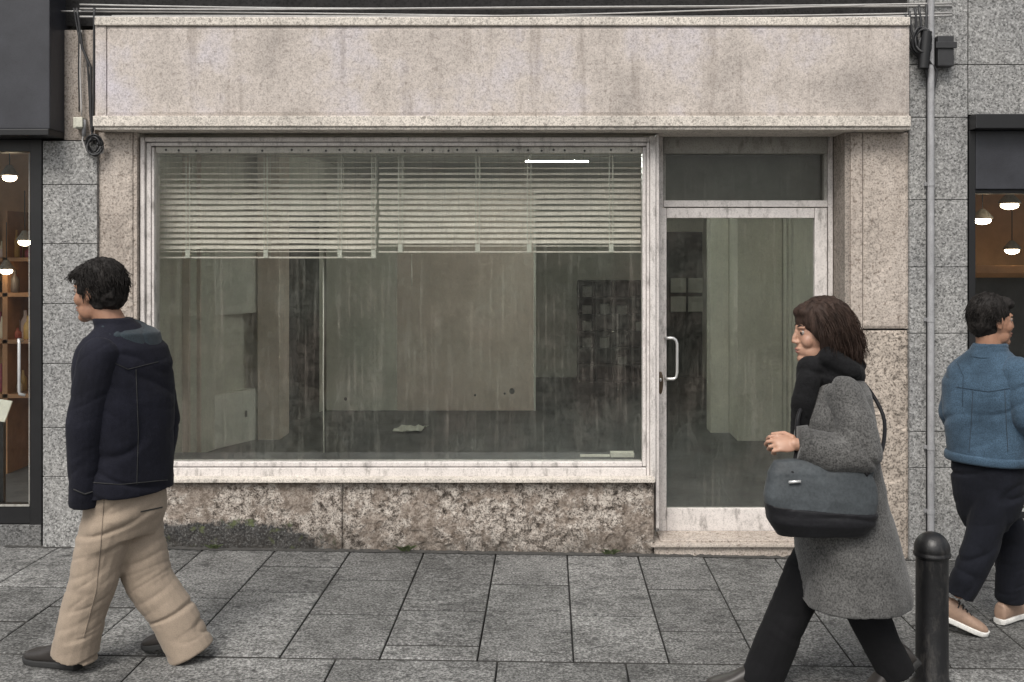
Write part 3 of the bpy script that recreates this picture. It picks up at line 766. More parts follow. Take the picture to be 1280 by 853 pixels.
# ------------------------------------------------------------------ pipes and cables
dp = thing('drainpipe', 'slim grey drainpipe running down the right granite pillar', 'pipe', (X(1164, -.06), -.06, 0))
zb = zg(X(1164)) + .0
MB().tube([(X(1164, -.06), -.055, 0 + zb), (X(1164, -.06), -.055, 3.7)], .0195, 16).build('pipe', M['pipe'], dp, 'auto')
for p in (230, 400, 560, 640):
    z_ = Z(p, -.06); br = MB(); br.tube([(X(1164, -.06), -.055, z_ - .012), (X(1164, -.06), -.055, z_ + .012)], .0225, 16); br.box(X(1164, -.06) - .03, X(1164, -.06) + .03, -.036, -.021, z_ - .01, z_ + .01)
    br.build('bracket', M['pipe'], dp)
tag(MB().tube([(X(1159, -.03), -.03, zb), (X(1159, -.03), -.03, 3.6)], .007, 8).build('wall_cable', M['cable'], None, True), 'black cable clipped along the drainpipe on the right pillar', 'cable', 'wall cables')

def wig(pts, a=.012, n=6, seed=0):
    pts = [Vector(p) for p in pts]; out = []
    for i in range(len(pts) - 1):
        for k in range(n):
            t = k / n; p = pts[i].lerp(pts[i + 1], t)
            q = noise.noise_vector(p * 6 + Vector((seed * 3.1, 0, 0))) * a; q.y *= .3
            out.append(p + q)
    return out + [pts[-1]]
yk = -.035
def K(px, py, y=yk): return P(px, py, y)
cbl = thing('cable_bundle', 'tangle of black wall cables with a coil beside the left end of the fascia', 'cables', tuple(K(110, 150)))
MB().tube(wig([K(96, 10), K(103, 60), K(113, 85), K(114, 150), K(116, 176)], .004), .008, 8).tube(wig([K(92, 10), K(100, 50), K(109, 75), K(112, 140), K(118, 180)], .006, seed=2), .006, 8).build('cable', M['cable'], cbl, True)
MB().tube(wig([K(118, 10, -.06), K(117.5, 60, -.06), K(117, 120, -.06), K(116, 165, -.05)], .002), .0075, 8).tube(wig([K(99, 40), K(98, 90), K(99, 140)], .002, seed=5), .0045, 8).build('cable', M['cable'], cbl, True)
MB().tube(wig([K(101, 38), K(100.5, 90), K(102, 145)], .002, seed=7), .005, 8).tube(wig([K(107, 160), K(103, 175), K(108, 190), K(118, 196), K(128, 190), K(127, 175)], .006, seed=8), .005, 8).build('cable', M['cable_light'], cbl, True)
co = MB()
for k in range(7):
    c = K(118 + random.uniform(-2, 2), 183 + random.uniform(-2, 2), -.05); r0 = random.uniform(.03, .06)
    co.tube([c + Vector((math.cos(t) * r0 * .75, -.01 * math.sin(t * 2 + k) - .005 * k + .01, math.sin(t) * r0)) for t in np.linspace(0, 2 * math.pi, 22)], .0055, 7)
co.build('coil', M['cable'], cbl, True)
jb = thing('junction_box', 'small aged white junction box on the wall among the left cables', 'junction box', tuple(K(99, 154)))
MB().box(X(93, -.04), X(105, -.04), -.06, .0, Z(161, -.04), Z(147, -.04), .006).build('box_body', M['boxwhite'], jb)
MB().box(X(94.5, -.06), X(103.5, -.06), -.066, -.0605, Z(159, -.06), Z(149, -.06), .002).build('box_lid', M['boxwhite'], jb)
MB().tube([K(105, 170), K(105, 150)], .012, 10).build('conduit', M['pipe'], jb, True)

yr = -.06
cr_ = thing('cable_bundle', 'knot of black cables at the top of the right granite pillar', 'cables', tuple(K(1165, 60, yr)))
a_ = MB()
for k in range(6):
    a_.tube(wig([K(1122 + k * 7, 20 - k * 3, yr), K(1136 + k * 4, 55 + k * 3, yr - .01 * (k % 3)), K(1150 + k * 4, 76 + (k % 3) * 6, yr), K(1160 + k, 100 + k * 6, yr + .02), K(1160 + (k % 3), 200, yr + .02)], .016, seed=k), .0075, 7)
a_.build('cable', M['cable'], cr_, True)
b_ = MB()
for k in range(6):
    c = K(1153 + random.uniform(-4, 4), 52 + random.uniform(-6, 6), yr - .02); r0 = random.uniform(.045, .085)
    b_.tube([c + Vector((math.cos(t) * r0 * .6, -.012 * math.sin(t * 2 + k) - .004 * k, math.sin(t) * r0)) for t in np.linspace(0, 2 * math.pi, 22)], .007, 7)
b_.build('coil', M['cable'], cr_, True)
j2 = thing('splice_box', 'black cable splice boxes on the granite beside the right cable knot', 'junction box', tuple(K(1180, 62, yr)))
MB().tube([K(1154, 86, -.09), K(1158, 40, -.09)], .032, 14).build('box_body', M['black'], j2, 'auto')
MB().box(X(1170, yr), X(1190, yr), -.09, -.03, Z(84, yr), Z(46, yr), .006).box(X(1167, yr), X(1193, yr), -.1, -.09, Z(62, yr), Z(54, yr), .003).build('box_body', M['cable'], j2)

for i, (p0, q0, p1, q1, y_, r) in enumerate([(430, 6, 1010, 7, -.02, .0055), (430, 10, 1010, 3, -.04, .005), (430, 20, 1010, 19, -.06, .006), (400, 14, 1010, 17, -.03, .005), (470, 21, 900, 8, -.05, .004)]):
    lab = ['topmost level pale cable along the dark wall above the fascia', 'pale cable rising to the right above the fascia', 'lowest pale cable lying just above the fascia ledge',
           'pale cable sagging between the others above the fascia', 'thin slanting pale cable above the fascia, steepest of the set'][i]
    A, B = P(p0 - 330, q0, y_), P(p1 + 180, q1, y_)
    pts = [A.lerp(B, t) + Vector((0, 0, -.02 * math.sin(math.pi * t) - .006 * math.sin(7 * t + i))) for t in np.linspace(0, 1, 40)]
    tag(MB().tube(pts, r, 8).build('overhead_cable', M['cable_light'], None, True), lab, 'cable', 'cables running above the fascia')

# ------------------------------------------------------------------ bollard
bY = F / 305 - D; bx = (1165 - CX) / 305; bz = zg(bx)
bo = thing('bollard', 'black cast iron bollard with a domed cap in front of the right granite pillar', 'bollard', (bx, bY, bz))
H = EYE - (665 - HY) / 305 - bz
MB().lathe((bx, bY, bz), [(.085, -.02), (.085, .03), (.072, .045), (.0645, .06), (.064, H - .115), (.0645, H - .1)], 40).build('post', M['bollard'], bo, 'auto')
prof = [(.066, H - .1), (.0735, H - .096), (.0745, H - .086), (.070, H - .08), (.0705, H - .074)]
prof += [(.0715 * math.cos(t), H - .072 + .072 * math.sin(t)) for t in np.linspace(.02, 1.55, 12)]
MB().lathe((bx, bY, bz), prof, 40).build('dome_cap', M['bollard'], bo, True)

# ------------------------------------------------------------------ people
M['skin'] = skin_mat('skin', (.42, .235, .165)); M['skin_tan'] = skin_mat('skin_tan', (.33, .17, .11))
M['hair_black'] = hair_mat('hair_black', (.016, .014, .013)); M['hair_brown'] = hair_mat('hair_brown', (.036, .023, .018))
M['navy'] = cloth('navy_jacket_cloth', (.012, .0125, .020), .35, 220, .3, .85, .03, .3)
M['khaki'] = cloth('khaki_cotton', (.33, .265, .205), .12, 300, .2, .95, .1, .18)
M['coat'] = cloth('grey_wool', (.115, .113, .11), .32, 150, .6, 1.0, .15, .6)
M['scarf'] = cloth('black_knit', (.011, .011, .012), .3, 120, .6, 1.0, .03, .3)
M['blackcloth'] = cloth('black_trouser_cloth', (.009, .009, .010), .25, 260, .2, .95, .02, .2)
M['denim'] = cloth('blue_denim', (.058, .098, .145), .35, 240, .35, .95, .1, .45)
M['jean'] = cloth('dark_jean', (.010, .011, .016), .35, 260, .3, .95, .03, .35)
M['bag'] = cloth('blue_grey_leather', (.060, .068, .074), .3, 90, .2, .5, .05, .2)
M['bagdark'] = cloth('dark_leather', (.012, .012, .014), .3, 90, .2, .5, .05, .2)
M['shoe_dark'] = plain('dark_shoe_leather', (.03, .026, .024), .45, 0, .2, 30)
M['shoe_tan'] = plain('tan_shoe', (.30, .20, .145), .6, 0, .15, 30); M['sole'] = plain('white_sole', (.68, .67, .64), .6, 0, .1, 40, .4, 0, .15)
M['lace'] = plain('black_lace', (.02, .02, .02), .8)
M['eye_white'] = plain('eye_white', (.24, .21, .19), .3, 0, .03); M['iris'] = plain('eye_iris', (.03, .018, .012), .2); M['lip'] = skin_mat('lip', (.36, .15, .12))

def basis(f, up=Vector((0, 0, 1))):
    f = Vector(f).normalized(); l = up.cross(f).normalized(); u = f.cross(l)
    return Matrix((f, l, u)).transposed()                       # columns: forward, left, up

def smoothpts(p, n=6):
    out = []
    for i in range(len(p) - 1):
        a, b, c, d = p[max(0, i - 1)], p[i], p[i + 1], p[min(len(p) - 1, i + 2)]
        for k in range(n):
            t = k / n; out.append(.5 * ((2 * b) + (c - a) * t + (2 * a - 5 * b + 4 * c - d) * t * t + (3 * b - a - 3 * c + d) * t ** 3))
    return out + [p[-1]]

def head(mb, c, B, k=1.0):
    q = lambda x, y, z: c + B @ (Vector((x, y, z)) * k)
    E = lambda p, r, rot=None: mb.ell(q(*p), [v * k for v in r], B @ rot if rot else B)
    E((-.018, 0, .035), (.096, .076, .088)); E((.022, 0, -.005), (.067, .066, .09)); E((.03, 0, -.062), (.058, .054, .056))
    E((.066, 0, -.100), (.027, .030, .023)); E((.064, 0, -.064), (.028, .036, .036)); E((.074, 0, -.046), (.018, .026, .020)); E((.050, 0, -.09), (.03, .04, .026)); E((.02, .034, -.07), (.05, .024, .04)); E((.02, -.034, -.07), (.05, .024, .04))
    E((.072, 0, .034), (.021, .05, .014))
    E((.09, 0, .012), (.010, .011, .018)); E((.097, 0, -.006), (.012, .0105, .026), Matrix.Rotation(R(-24), 3, 'Y')); E((.103, 0, -.025), (.012, .0115, .010)); E((.084, 0, .018), (.012, .012, .03))
    E((.094, .011, -.029), (.011, .008, .008)); E((.094, -.011, -.029), (.011, .008, .008))
    E((.085, 0, -.056), (.013, .024, .008)); E((.084, 0, -.071), (.012, .021, .008))
    for s in (1, -1):
        E((.054, s * .040, -.024), (.028, .024, .030))
        E((-.008, s * .076, -.004), (.020, .007, .032), Matrix.Rotation(R(12), 3, 'Y')); E((-.004, s * .075, -.026), (.010, .007, .013))

def eyes(parent, c, B, k=1.0):
    lidmat = parent.data.materials[0]
    for s in (1, -1):
        p = c + B @ (Vector((.0720, s * .031, .012)) * k)
        e = MB().ell(p, [.0125 * k] * 3, B, 14, 10).build('eye', M['eye_white'], parent, True)
        MB().ell(p + B @ (Vector((.0082, s * .002, -.0005)) * k), [.0055 * k, .0078 * k, .0078 * k], B, 12, 8).build('iris', M['iris'], e, True)
        MB().tube([p + B @ (Vector((.0105 - .004 * abs(t), s * .0005 + t * .011, .0068 - .004 * t * t)) * k) for t in np.linspace(-1, 1, 7)], [.001 * k, .003 * k, .0036 * k, .0036 * k, .0036 * k, .003 * k, .001 * k], 6).build('eyelid', lidmat, e, True)
        b = MB(); b.tube([c + B @ (Vector((.0885 - .016 * t * t, s * (.014 + .032 * t), .036 + .006 * math.sin(t * 2.6))) * k) for t in np.linspace(0, 1, 6)], [.003 * k, .0042 * k, .0042 * k, .004 * k, .003 * k, .002 * k], 6)
        b.build('eyebrow', M['hair_black'], parent, True)
    l = MB().ell(c + B @ (Vector((.0945, 0, -.0585)) * k), (.005 * k, .02 * k, .0055 * k), B, 14, 8).ell(c + B @ (Vector((.0925, 0, -.070)) * k), (.005 * k, .018 * k, .006 * k), B, 14, 8)
    l.build('lips', M['lip'], parent, True)

def hand(mb, w, fd, pn, curl=35, sc=1.0, side=1):
    """wrist, finger direction, palm normal; side flips the thumb"""
    fd = Vector(fd).normalized(); pn = Vector(pn); pn = (pn - fd * pn.dot(fd)).normalized(); t = fd.cross(pn) * side; w = Vector(w)
    rot = Matrix((fd, t, pn)).transposed()
    mb.limb([w - fd * .03, w + fd * .02 * sc], [.026 * sc, .027 * sc], 12)
    mb.ell(w + fd * .052 * sc, (.052 * sc, .041 * sc, .017 * sc), rot); mb.ell(w + fd * .04 * sc + t * .02 * sc + pn * .006 * sc, (.034 * sc, .02 * sc, .017 * sc), rot)
    for i, (o, L) in enumerate(((.033, .072), (.0115, .080), (-.0105, .075), (-.0315, .058))):
        p = w + fd * (.092 - .006 * abs(i - 1)) * sc + t * o * sc; pts = [p - fd * .03 * sc, p]; rs = [.0095 * sc, .0095 * sc]; a = R(curl * .55)
        dd = (fd + t * (.06 * (1.5 - i) / 1.5)).normalized()
        for fr_, r in ((.46, .0082), (.30, .0074), (.24, .0064)):
            p = p + (dd * math.cos(a) + pn * math.sin(a)) * L * fr_ * sc; pts.append(p); rs.append(r * sc); a += R(curl * 1.05 + 4 * i)
        mb.limb(pts, rs, 10)
    p = w + fd * .022 * sc + t * .030 * sc; d1 = (fd * .62 + t * .62 + pn * .35).normalized(); d2 = (fd * .85 + t * .15 + pn * .5).normalized()
    mb.limb([p, p + d1 * .042 * sc, p + d1 * .042 * sc + d2 * .03 * sc, p + d1 * .042 * sc + d2 * .052 * sc], [.014 * sc, .0115 * sc, .0100 * sc, .0082 * sc], 10)

def folds(a, f, ax=(0, 0, 1), fine=.0, seed=0, width=.20):
    """cloth: soft swells cut by narrow creases that run across the axis"""
    ax = Vector(ax).normalized(); so = Vector((seed * 7.7, 1, 2))
    def fn(c, n):
        q = c + noise.noise_vector(c * 3.5 + so) * .045
        al = q.dot(ax); pr = q - ax * al
        v = noise.noise(pr * 2.2 + ax * (al * f * 1.6) + so)
        v2 = noise.noise(pr * 3.2 + ax * (al * f * 2.6) + so * 2)
        m = min(1, max(0, noise.noise(c * 4.2 + so * 3) * 1.6 + .65))
        w = max(0, 1 - abs(v) / width) ** 1.4; w2 = max(0, 1 - abs(v2) / width) ** 1.4
        return a * (.14 * noise.noise(c * 5 + so) + .30 * v - .9 * w * m - .22 * w2 * (1.2 - m)) + fine * noise.noise(c * 60)
    return fn

def shoe(parent, heel, fd, pitch, L=.28, mats=None, laces=False, roll=1.0):
    fd = Vector((fd[0], fd[1], 0)).normalized()
    B = basis(fd) @ Matrix.Rotation(pitch, 3, 'Y')
    q = lambda x, y, z: Vector(heel) + B @ Vector((x, y, z))
    secs = []
    for x, wd, h in ((.0, .022, .05), (.008, .031, .085), (.05, .035, .098), (.09, .036, .10), (.12, .038, .085), (.16, .043, .066), (.20, .047, .054), (.24, .043, .045), (.265, .031, .036), (.278, .015, .025)):
        x *= L / .28; secs.append((q(x, 0, .022 + h / 2 - .01), B @ Vector((0, wd, 0)), B @ Vector((0, 0, h / 2))))
    u = remeshed(MB().loft(secs, 20, 2.4), .006, 3).build('shoe', mats[0], parent, True)
    sp = []
    for x, wd in ((-.004, .016), (.004, .030), (.05, .036), (.11, .037), (.17, .046), (.21, .050), (.25, .043), (.274, .027), (.284, .010)):
        x *= L / .28; sp.append((q(x, 0, .013 + (.006 if x > .25 else 0)), B @ Vector((0, wd, 0)), B @ Vector((0, 0, .014))))
    MB().loft(sp, 20, 5).build('sole', mats[1], u, 'auto')
    if laces:
        lc = MB()
        for i in range(5):
            x = .10 + i * .022; h = .105 - i * .0125
            lc.tube([q(x, -.032, h - .02), q(x + .004, -.012, h + .006), q(x + .004, .012, h + .006), q(x, .032, h - .02)], .0035, 6)
        lc.build('laces', M['lace'], u, True)
    return u

def strands(mb, c, B, roots, n, length, down, r=.0016, wild=.25):
    for _ in range(n):
        p, nrm, dr = roots()
        pts = [p]; d = dr
        for k in range(4):
            d = (d + Vector((0, 0, -down)) + nrm * (.25 if k == 0 else -.08) + Vector(np.random.normal(0, wild, 3)) * .5).normalized()
            p = p + d * length / 4; pts.append(p)
        mb.tube(pts, [r, r, r * .9, r * .7, r * .3], 4)

def cap_roots(c, B, r, k, zmin, xmax, flow):
    def fn():
        while True:
            v = Vector(np.random.normal(0, 1, 3)).normalized()
            if v.z > zmin and v.x < xmax - .25 * (v.z < .2): break
        p = c + B @ (Vector((v.x * r[0], v.y * r[1], v.z * r[2])) * k)
        nrm = B @ v; f_ = B @ Vector(flow); dr = (f_ - nrm * f_.dot(nrm)).normalized()
        return p, nrm, dr
    return fn

from mathutils.bvhtree import BVHTree
def seam(obs, J, path, mat, parent, name='seam', r=.0018, lift=.001, n=24):
    """a stitched line that lies on the cloth"""
    trees = []
    for o in obs:
        off = Vector(ORG[o.name]); trees.append(BVHTree.FromPolygons([v.co + off for v in o.data.vertices], [tuple(p.vertices) for p in o.data.polygons]))
    cam_ = Vector((0, -D, EYE)); pts = []
    for i in range(len(path) - 1):
        for k in range(n):
            t = k / n; a, b = path[i], path[i + 1]
            tgt = J(a[0] + (b[0] - a[0]) * t, a[1] + (b[1] - a[1]) * t); d = (tgt - cam_).normalized(); best = None
            for tr in trees:
                h = tr.ray_cast(cam_, d)
                if h[0] is not None and (best is None or h[3] < best[3]): best = h
            if best is not None: pts.append(best[0] - d * lift)
    out = [pts[0]]
    for p in pts[1:]:
        if .001 < (p - out[-1]).length < .05: out.append(p)
    if len(out) > 2: MB().tube(out, r, 6).build(name, mat, parent, True)

# ---------- man at the left: navy jacket, khaki trousers, walking left and slightly away
def man_left():
    Y0 = F / 295 - D; s = 295.0
    J = lambda px, py, dy=0.0: P(px, py, Y0 + dy)
    gz = zg(J(150, 835).x)
    root_loc = (J(150, 0).x, Y0, gz)
    fw = Vector((-.87, .5, 0)); lf = Vector((-.5, -.87, 0))
    hc = J(122, 366) ; HB = basis(Vector((-.97, .22, -.06)))
    neck = J(143, 412)
    sh = [J(124, 444, -.15), J(188, 443, .14)]; el = [J(106, 530, -.19), J(203, 524, .16)]; wr = [J(106, 622, -.14), J(196, 598, .10)]
    hip = [J(146, 622, -.06), J(168, 622, .06)]
    kn = [J(118, 724, -.07), J(186, 728, .07)]; an = [J(94, 812, -.05), J(236, 798, .08)]
    body = MB(); head(body, hc, HB, 1.0)
    body.limb([hc + HB @ Vector((-.02, 0, -.06)), neck], [.058, .062])
    body.loft([(J(150, 408), lf * .08, fw * .07), (J(152, 428), lf * .13, fw * .085), (J(154, 446), lf * .17, fw * .095), (J(156, 470), lf * .18, fw * .11), (J(158, 560), lf * .155, fw * .10), (J(158, 625), lf * .165, fw * .115), (J(157, 655), lf * .13, fw * .10)])
    for i in (0, 1):
        body.limb([sh[i], el[i], wr[i]], [.05, .042, .03]); body.limb([hip[i], kn[i], an[i]], [.085, .06, .042])
    hand(body, wr[0], Vector((.45, .28, -1)), Vector((.6, .7, .2)), 25, .95, -1); hand(body, wr[1], Vector((-.2, .1, -1)), Vector((-.5, -.7, .2)), 30, 1.0, 1)
    ob = remeshed(body, .0045, 3).build('person', M['skin_tan'], None, True, root_loc)
    tag(ob, 'man in dark navy jacket and khaki trousers walking left past the shop window', 'person', 'passers-by')
    eyes(ob, hc, HB)
    # jacket
    jk = MB()
    jk.loft([(J(146, 402), lf * .075, fw * .07), (J(149, 411), lf * .115, fw * .09), (J(150, 420), lf * .155, fw * .11), (J(153, 434), lf * .198, fw * .13), (J(154, 455), lf * .215, fw * .145), (J(157, 500), lf * .215, fw * .15), (J(158, 560), lf * .20, fw * .15), (J(158, 600), lf * .20, fw * .155), (J(158, 613), lf * .198, fw * .153)], 32, 2.3)
    jk.loft([(J(140, 397), lf * .085, fw * .082), (J(147, 414), lf * .095, fw * .09)], 24)
    j = remeshed(jk, .0065, 5, folds(.010, 5, (.5, 0, 1), .0008, 3)).build('jacket', M['navy'], ob, True)
    remeshed(MB().limb([sh[0], sh[0].lerp(el[0], .5), el[0], wr[0] + Vector((0, 0, -.03))], [.080, .080, .074, .062], ends=False), .006, 4, folds(.010, 5, (-.5, 0, 1), .0008, 13)).build('sleeve', M['navy'], j, True)
    remeshed(MB().limb([sh[1], el[1], wr[1]], [.080, .076, .056], ends=False), .006, 4, folds(.010, 5, (.5, 0, 1), .0008, 17)).build('sleeve', M['navy'], j, True)
    sl_ = [c for c in ob.children_recursive if c.name.startswith('sleeve')]
    seam([j], J, [(128, 447), (160, 462), (200, 452)], M['lace'], j); seam([j], J, [(170, 462), (173, 540), (171, 609)], M['lace'], j)
    seam([j], J, [(112, 603), (150, 606), (212, 600)], M['lace'], j, r=.0022); seam(sl_, J, [(92, 612), (106, 618), (118, 614)], M['lace'], j, r=.003)
    hd = MB().loft([(J(152, 402), lf * .095, fw * .06 + Vector((0, 0, .02))), (J(162, 416), lf * .14, fw * .085), (J(172, 440), lf * .12, fw * .07), (J(178, 456), lf * .05, fw * .03)], 24)
    remeshed(hd, .007, 5, folds(.006, 9, (1, 0, .3), .001, 5)).build('collar', cloth('lit_navy_collar_cloth', (.032, .043, .052), .25, 220, .3), j, True)  # paler teal than the jacket: light on its upper back put into the colour
    # trousers
    tr_ = MB().loft([(J(158, 596), lf * .17, fw * .135), (J(157, 640), lf * .175, fw * .14), (J(155, 668), lf * .15, fw * .12)], 28, 2.2)
    tr_.limb([hip[0], J(128, 676, -.07), kn[0], J(104, 768, -.06), an[0] + Vector((-.004, 0, -.025))], [.108, .106, .098, .094, .096], ends=False)
    tr_.limb([hip[1], J(172, 676, .06), kn[1], J(216, 768, .075), J(240, 816, .08)], [.110, .110, .102, .096, .098], ends=False)
    remeshed(tr_, .006, 3, folds(.014, 6.5, (-.4, 0, 1), .0006, 11)).build('trousers', M['khaki'], ob, True)
    tz = [c for c in ob.children if c.name.startswith('trousers')]
    seam(tz, J, [(130, 622), (126, 680), (120, 740), (104, 800)], cloth('khaki_seam', (.25, .20, .155)), tz[0], r=.0022)
    seam(tz, J, [(176, 640), (204, 634)], M['lace'], tz[0], 'pocket_edge', .0028)
    # shoes
    shoe(ob, (J(106, 0).x, an[0].y - .0, gz + .004), (-.95, .3), 0, .28, (M['shoe_dark'], M['lace']))
    th = R(11); L = .28; tip = Vector((J(164, 0).x, an[1].y + .055, gz + .012)); f2 = Vector((-.97, .22, 0)).normalized()
    heel = tip - f2 * L * math.cos(th) + Vector((0, 0, L * math.sin(th)))
    shoe(ob, heel, f2, th, L, (M['shoe_dark'], M['lace']))
    # hair
    hm = MB(); q = lambda x, y, z: hc + HB @ Vector((x, y, z))
    hm.ell(q(-.026, 0, .056), (.104, .088, .094), HB); hm.ell(q(-.058, 0, .0), (.07, .08, .085), HB); hm.ell(q(.040, 0, .085), (.066, .068, .040), HB); hm.ell(q(-.035, 0, -.03), (.055, .074, .06), HB)
    for sg in (1, -1): hm.ell(q(.012, sg * .068, .03), (.036, .016, .045), HB)
    hr = remeshed(hm, .005, 3, lambda c, n: .007 * noise.noise(c * 38) + .004 * noise.noise(c * 90))
    strands(hr, hc, HB, cap_roots(q(-.026, 0, .045), HB, (.102, .087, .1), 1, -.45, .75, (-.5, .1, -.5)), 1500, .05, .25, .0013, .4)
    strands(hr, hc, HB, cap_roots(q(.03, 0, .07), HB, (.075, .07, .05), 1, .1, 1.0, (1, .1, -.2)), 350, .05, .2, .0013, .4)
    hr.build('hair', M['hair_black'], ob, True)
man_left()

# ---------- woman: grey wool coat, black scarf, handbag on her arm
def woman():
    s = 312.0; Y0 = F / s - D
    J = lambda px, py, dy=0.0: P(px, py, Y0 + dy)
    gz = zg(J(1045, 0).x)
    root_loc = (J(1045, 0).x, Y0, gz)
    fw = Vector((-1, .08, 0)).normalized(); lf = Vector((-.08, -1, 0)).normalized()
    hc = J(1022, 418); HB = basis(Vector((-1, -.05, -.04)))
    sh = [J(1058, 486, -.15), J(1050, 486, .15)]; el = [J(1076, 566, -.19), J(1072, 560, .15)]; wr = [J(998, 556, -.17), J(1040, 606, .12)]
    hip = [J(1046, 660, -.07), J(1046, 660, .07)]
    kn = [J(1078, 752, -.05), J(996, 748, .06)]; an = [J(1118, 832, -.03), J(952, 842, .05)]
    # near leg trails, far leg leads
    body = MB(); head(body, hc, HB, .94)
    body.limb([hc + HB @ Vector((-.025, 0, -.06)), J(1046, 470)], [.05, .055])
    body.loft([(J(1046, 462), lf * .07, fw * .06), (J(1048, 480), lf * .15, fw * .08), (J(1048, 530), lf * .15, fw * .10), (J(1048, 590), lf * .12, fw * .085), (J(1046, 650), lf * .16, fw * .11), (J(1046, 690), lf * .12, fw * .09)])
    for i in (0, 1):
        body.limb([sh[i] + Vector((0, 0, -.02)), el[i], wr[i]], [.036, .034, .025]); body.limb([hip[i], kn[i], an[i]], [.08, .055, .036])
    hand(body, wr[0], Vector((-1, 0, .08)), Vector((.15, .75, -.65)), 48, .92, -1); hand(body, wr[1], Vector((-.4, -.3, -1)), Vector((0, -.8, -.5)), 20, .92, 1)
    ob = remeshed(body, .0034, 2).build('person', M['skin'], None, True, root_loc)
    tag(ob, 'woman in grey wool coat and black scarf walking left in front of the glazed door', 'person', 'passers-by')
    eyes(ob, hc, HB, .94)
    ct = MB()
    ct.loft([(J(1046, 461), lf * .075, fw * .07), (J(1048, 470), lf * .13, fw * .09), (J(1049, 479), lf * .155, fw * .105), (J(1050, 490), lf * .19, fw * .122), (J(1046, 520), lf * .195, fw * .155), (J(1046, 570), lf * .185, fw * .165), (J(1051, 620), lf * .20, fw * .18), (J(1058, 680), lf * .22, fw * .205), (J(1066, 735), lf * .235, fw * .222), (J(1066, 748), lf * .235, fw * .222)], 36, 2.2)
    ct.limb([sh[1] + Vector((0, 0, -.01)), el[1], wr[1]], [.085, .08, .06])
    c = remeshed(ct, .0065, 4, folds(.020, 2.6, (.7, 0, 1), .0015, 2, .26)).build('coat', M['coat'], ob, True)
    remeshed(MB().limb([sh[0] + Vector((-.005, .02, -.03)), J(1068, 525, -.175), el[0], J(1040, 568, -.19), wr[0] + Vector((.008, 0, 0))], [.076, .080, .084, .080, .066], ends=False), .006, 4, folds(.015, 4, (.9, 0, 1), .0015, 6)).build('sleeve', M['coat'], c, True)
    cs = [x for x in ob.children_recursive if x.name.startswith(('coat', 'sleeve'))]
    pass
    MB().loft([(wr[0] + Vector((-.002, 0, 0)), Vector((0, .07, 0)), Vector((0, 0, .07))), (wr[0] + Vector((.035, 0, 0)), Vector((0, .075, 0)), Vector((0, 0, .075)))], 24).build('cuff', M['coat'], c, True)
    sc = MB()
    sc.loft([(J(1040, 436), lf * .075, fw * .085), (J(1040, 452), lf * .105, fw * .115), (J(1042, 468), lf * .12, fw * .125), (J(1044, 482), lf * .10, fw * .11)], 28)
    sc.limb([J(1012, 462, -.06), J(1004, 500, -.08), J(1000, 548, -.05)], [.055, .05, .04])
    sc.limb([J(1036, 446, -.09), J(1062, 462, -.09), J(1072, 458, 0)], [.04, .045, .04])
    remeshed(sc, .007, 4, folds(.012, 5, (.5, 0, 1), .002, 9)).build('scarf', M['scarf'], ob, True)
    tr_ = MB()
    tr_.limb([hip[0], kn[0], J(1100, 800, -.04), an[0] + Vector((.012, 0, -.03))], [.10, .088, .078, .075], ends=False); tr_.limb([hip[1], J(1012, 715, .05), kn[1], J(972, 800, .06), an[1] + Vector((-.01, 0, -.045))], [.10, .10, .090, .085, .086], ends=False)
    remeshed(tr_, .007, 4, folds(.009, 4, (.4, 0, 1), .0006, 21)).build('trousers', M['blackcloth'], ob, True)
    shoe(ob, (J(962, 0).x, an[1].y, gz + .004), (-1, .05), R(-8) * 0, .25, (M['shoe_dark'], M['lace']))
    th = R(38); L = .25; tip = Vector((J(1084, 0).x, an[0].y, gz + .012)); f2 = Vector((-1, .05, 0)).normalized()
    shoe(ob, tip - f2 * L * math.cos(th) + Vector((0, 0, L * math.sin(th))), f2, th, L, (M['shoe_dark'], M['lace']))
    q = lambda x, y, z: hc + HB @ (Vector((x, y, z)))
    hm = MB()
    hm.ell(q(-.03, 0, .056), (.112, .096, .098), HB); hm.ell(q(-.075, 0, -.015), (.085, .095, .105), HB); hm.ell(q(.028, 0, .092), (.062, .066, .034), HB); hm.ell(q(-.10, 0, -.055), (.075, .09, .08), HB)
    for sg in (1, -1):
        hm.ell(q(-.005, sg * .072, .03), (.052, .024, .065), HB); hm.ell(q(-.03, sg * .076, -.035), (.05, .024, .075), HB)
    hr = remeshed(hm, .0055, 4, lambda c, n: .008 * noise.noise(Vector((c.x * 34, c.y * 34, c.z * 9))) + .004 * noise.noise(Vector((c.x * 80, c.y * 80, c.z * 20))))
    strands(hr, hc, HB, cap_roots(q(-.03, 0, .045), HB, (.112, .096, .102), 1, -.2, .6, (-.55, 0, -.6)), 1300, .15, .5, .0013, .25)
    strands(hr, hc, HB, cap_roots(q(-.085, 0, -.03), HB, (.085, .09, .1), 1, -.6, .2, (-.2, 0, -1)), 700, .10, .5, .0013, .4)
    hr.build('hair', M['hair_brown'], ob, True)
    # handbag
    bc = J(1028, 622, -.23)
    hb = thing('handbag', 'soft blue grey handbag hanging from the bent arm of the woman', 'handbag', tuple(J(1028, 668, -.23)))
    bb = MB()
    bb.loft([(J(1028, 572, -.195), Vector((.185, 0, .01)), Vector((0, .03, 0))), (J(1027, 590, -.20), Vector((.205, 0, 0)), Vector((0, .05, 0))), (J(1026, 622, -.205), Vector((.215, 0, -.01)), Vector((0, .07, 0))), (J(1026, 650, -.205), Vector((.20, 0, -.005)), Vector((0, .075, 0))), (J(1026, 664, -.20), Vector((.165, 0, 0)), Vector((0, .055, 0)))], 36, 3)
    remeshed(bb, .006, 4, folds(.014, 3, (.5, 0, 1), .0006, 31)).build('bag_body', M['bag'], hb, True)
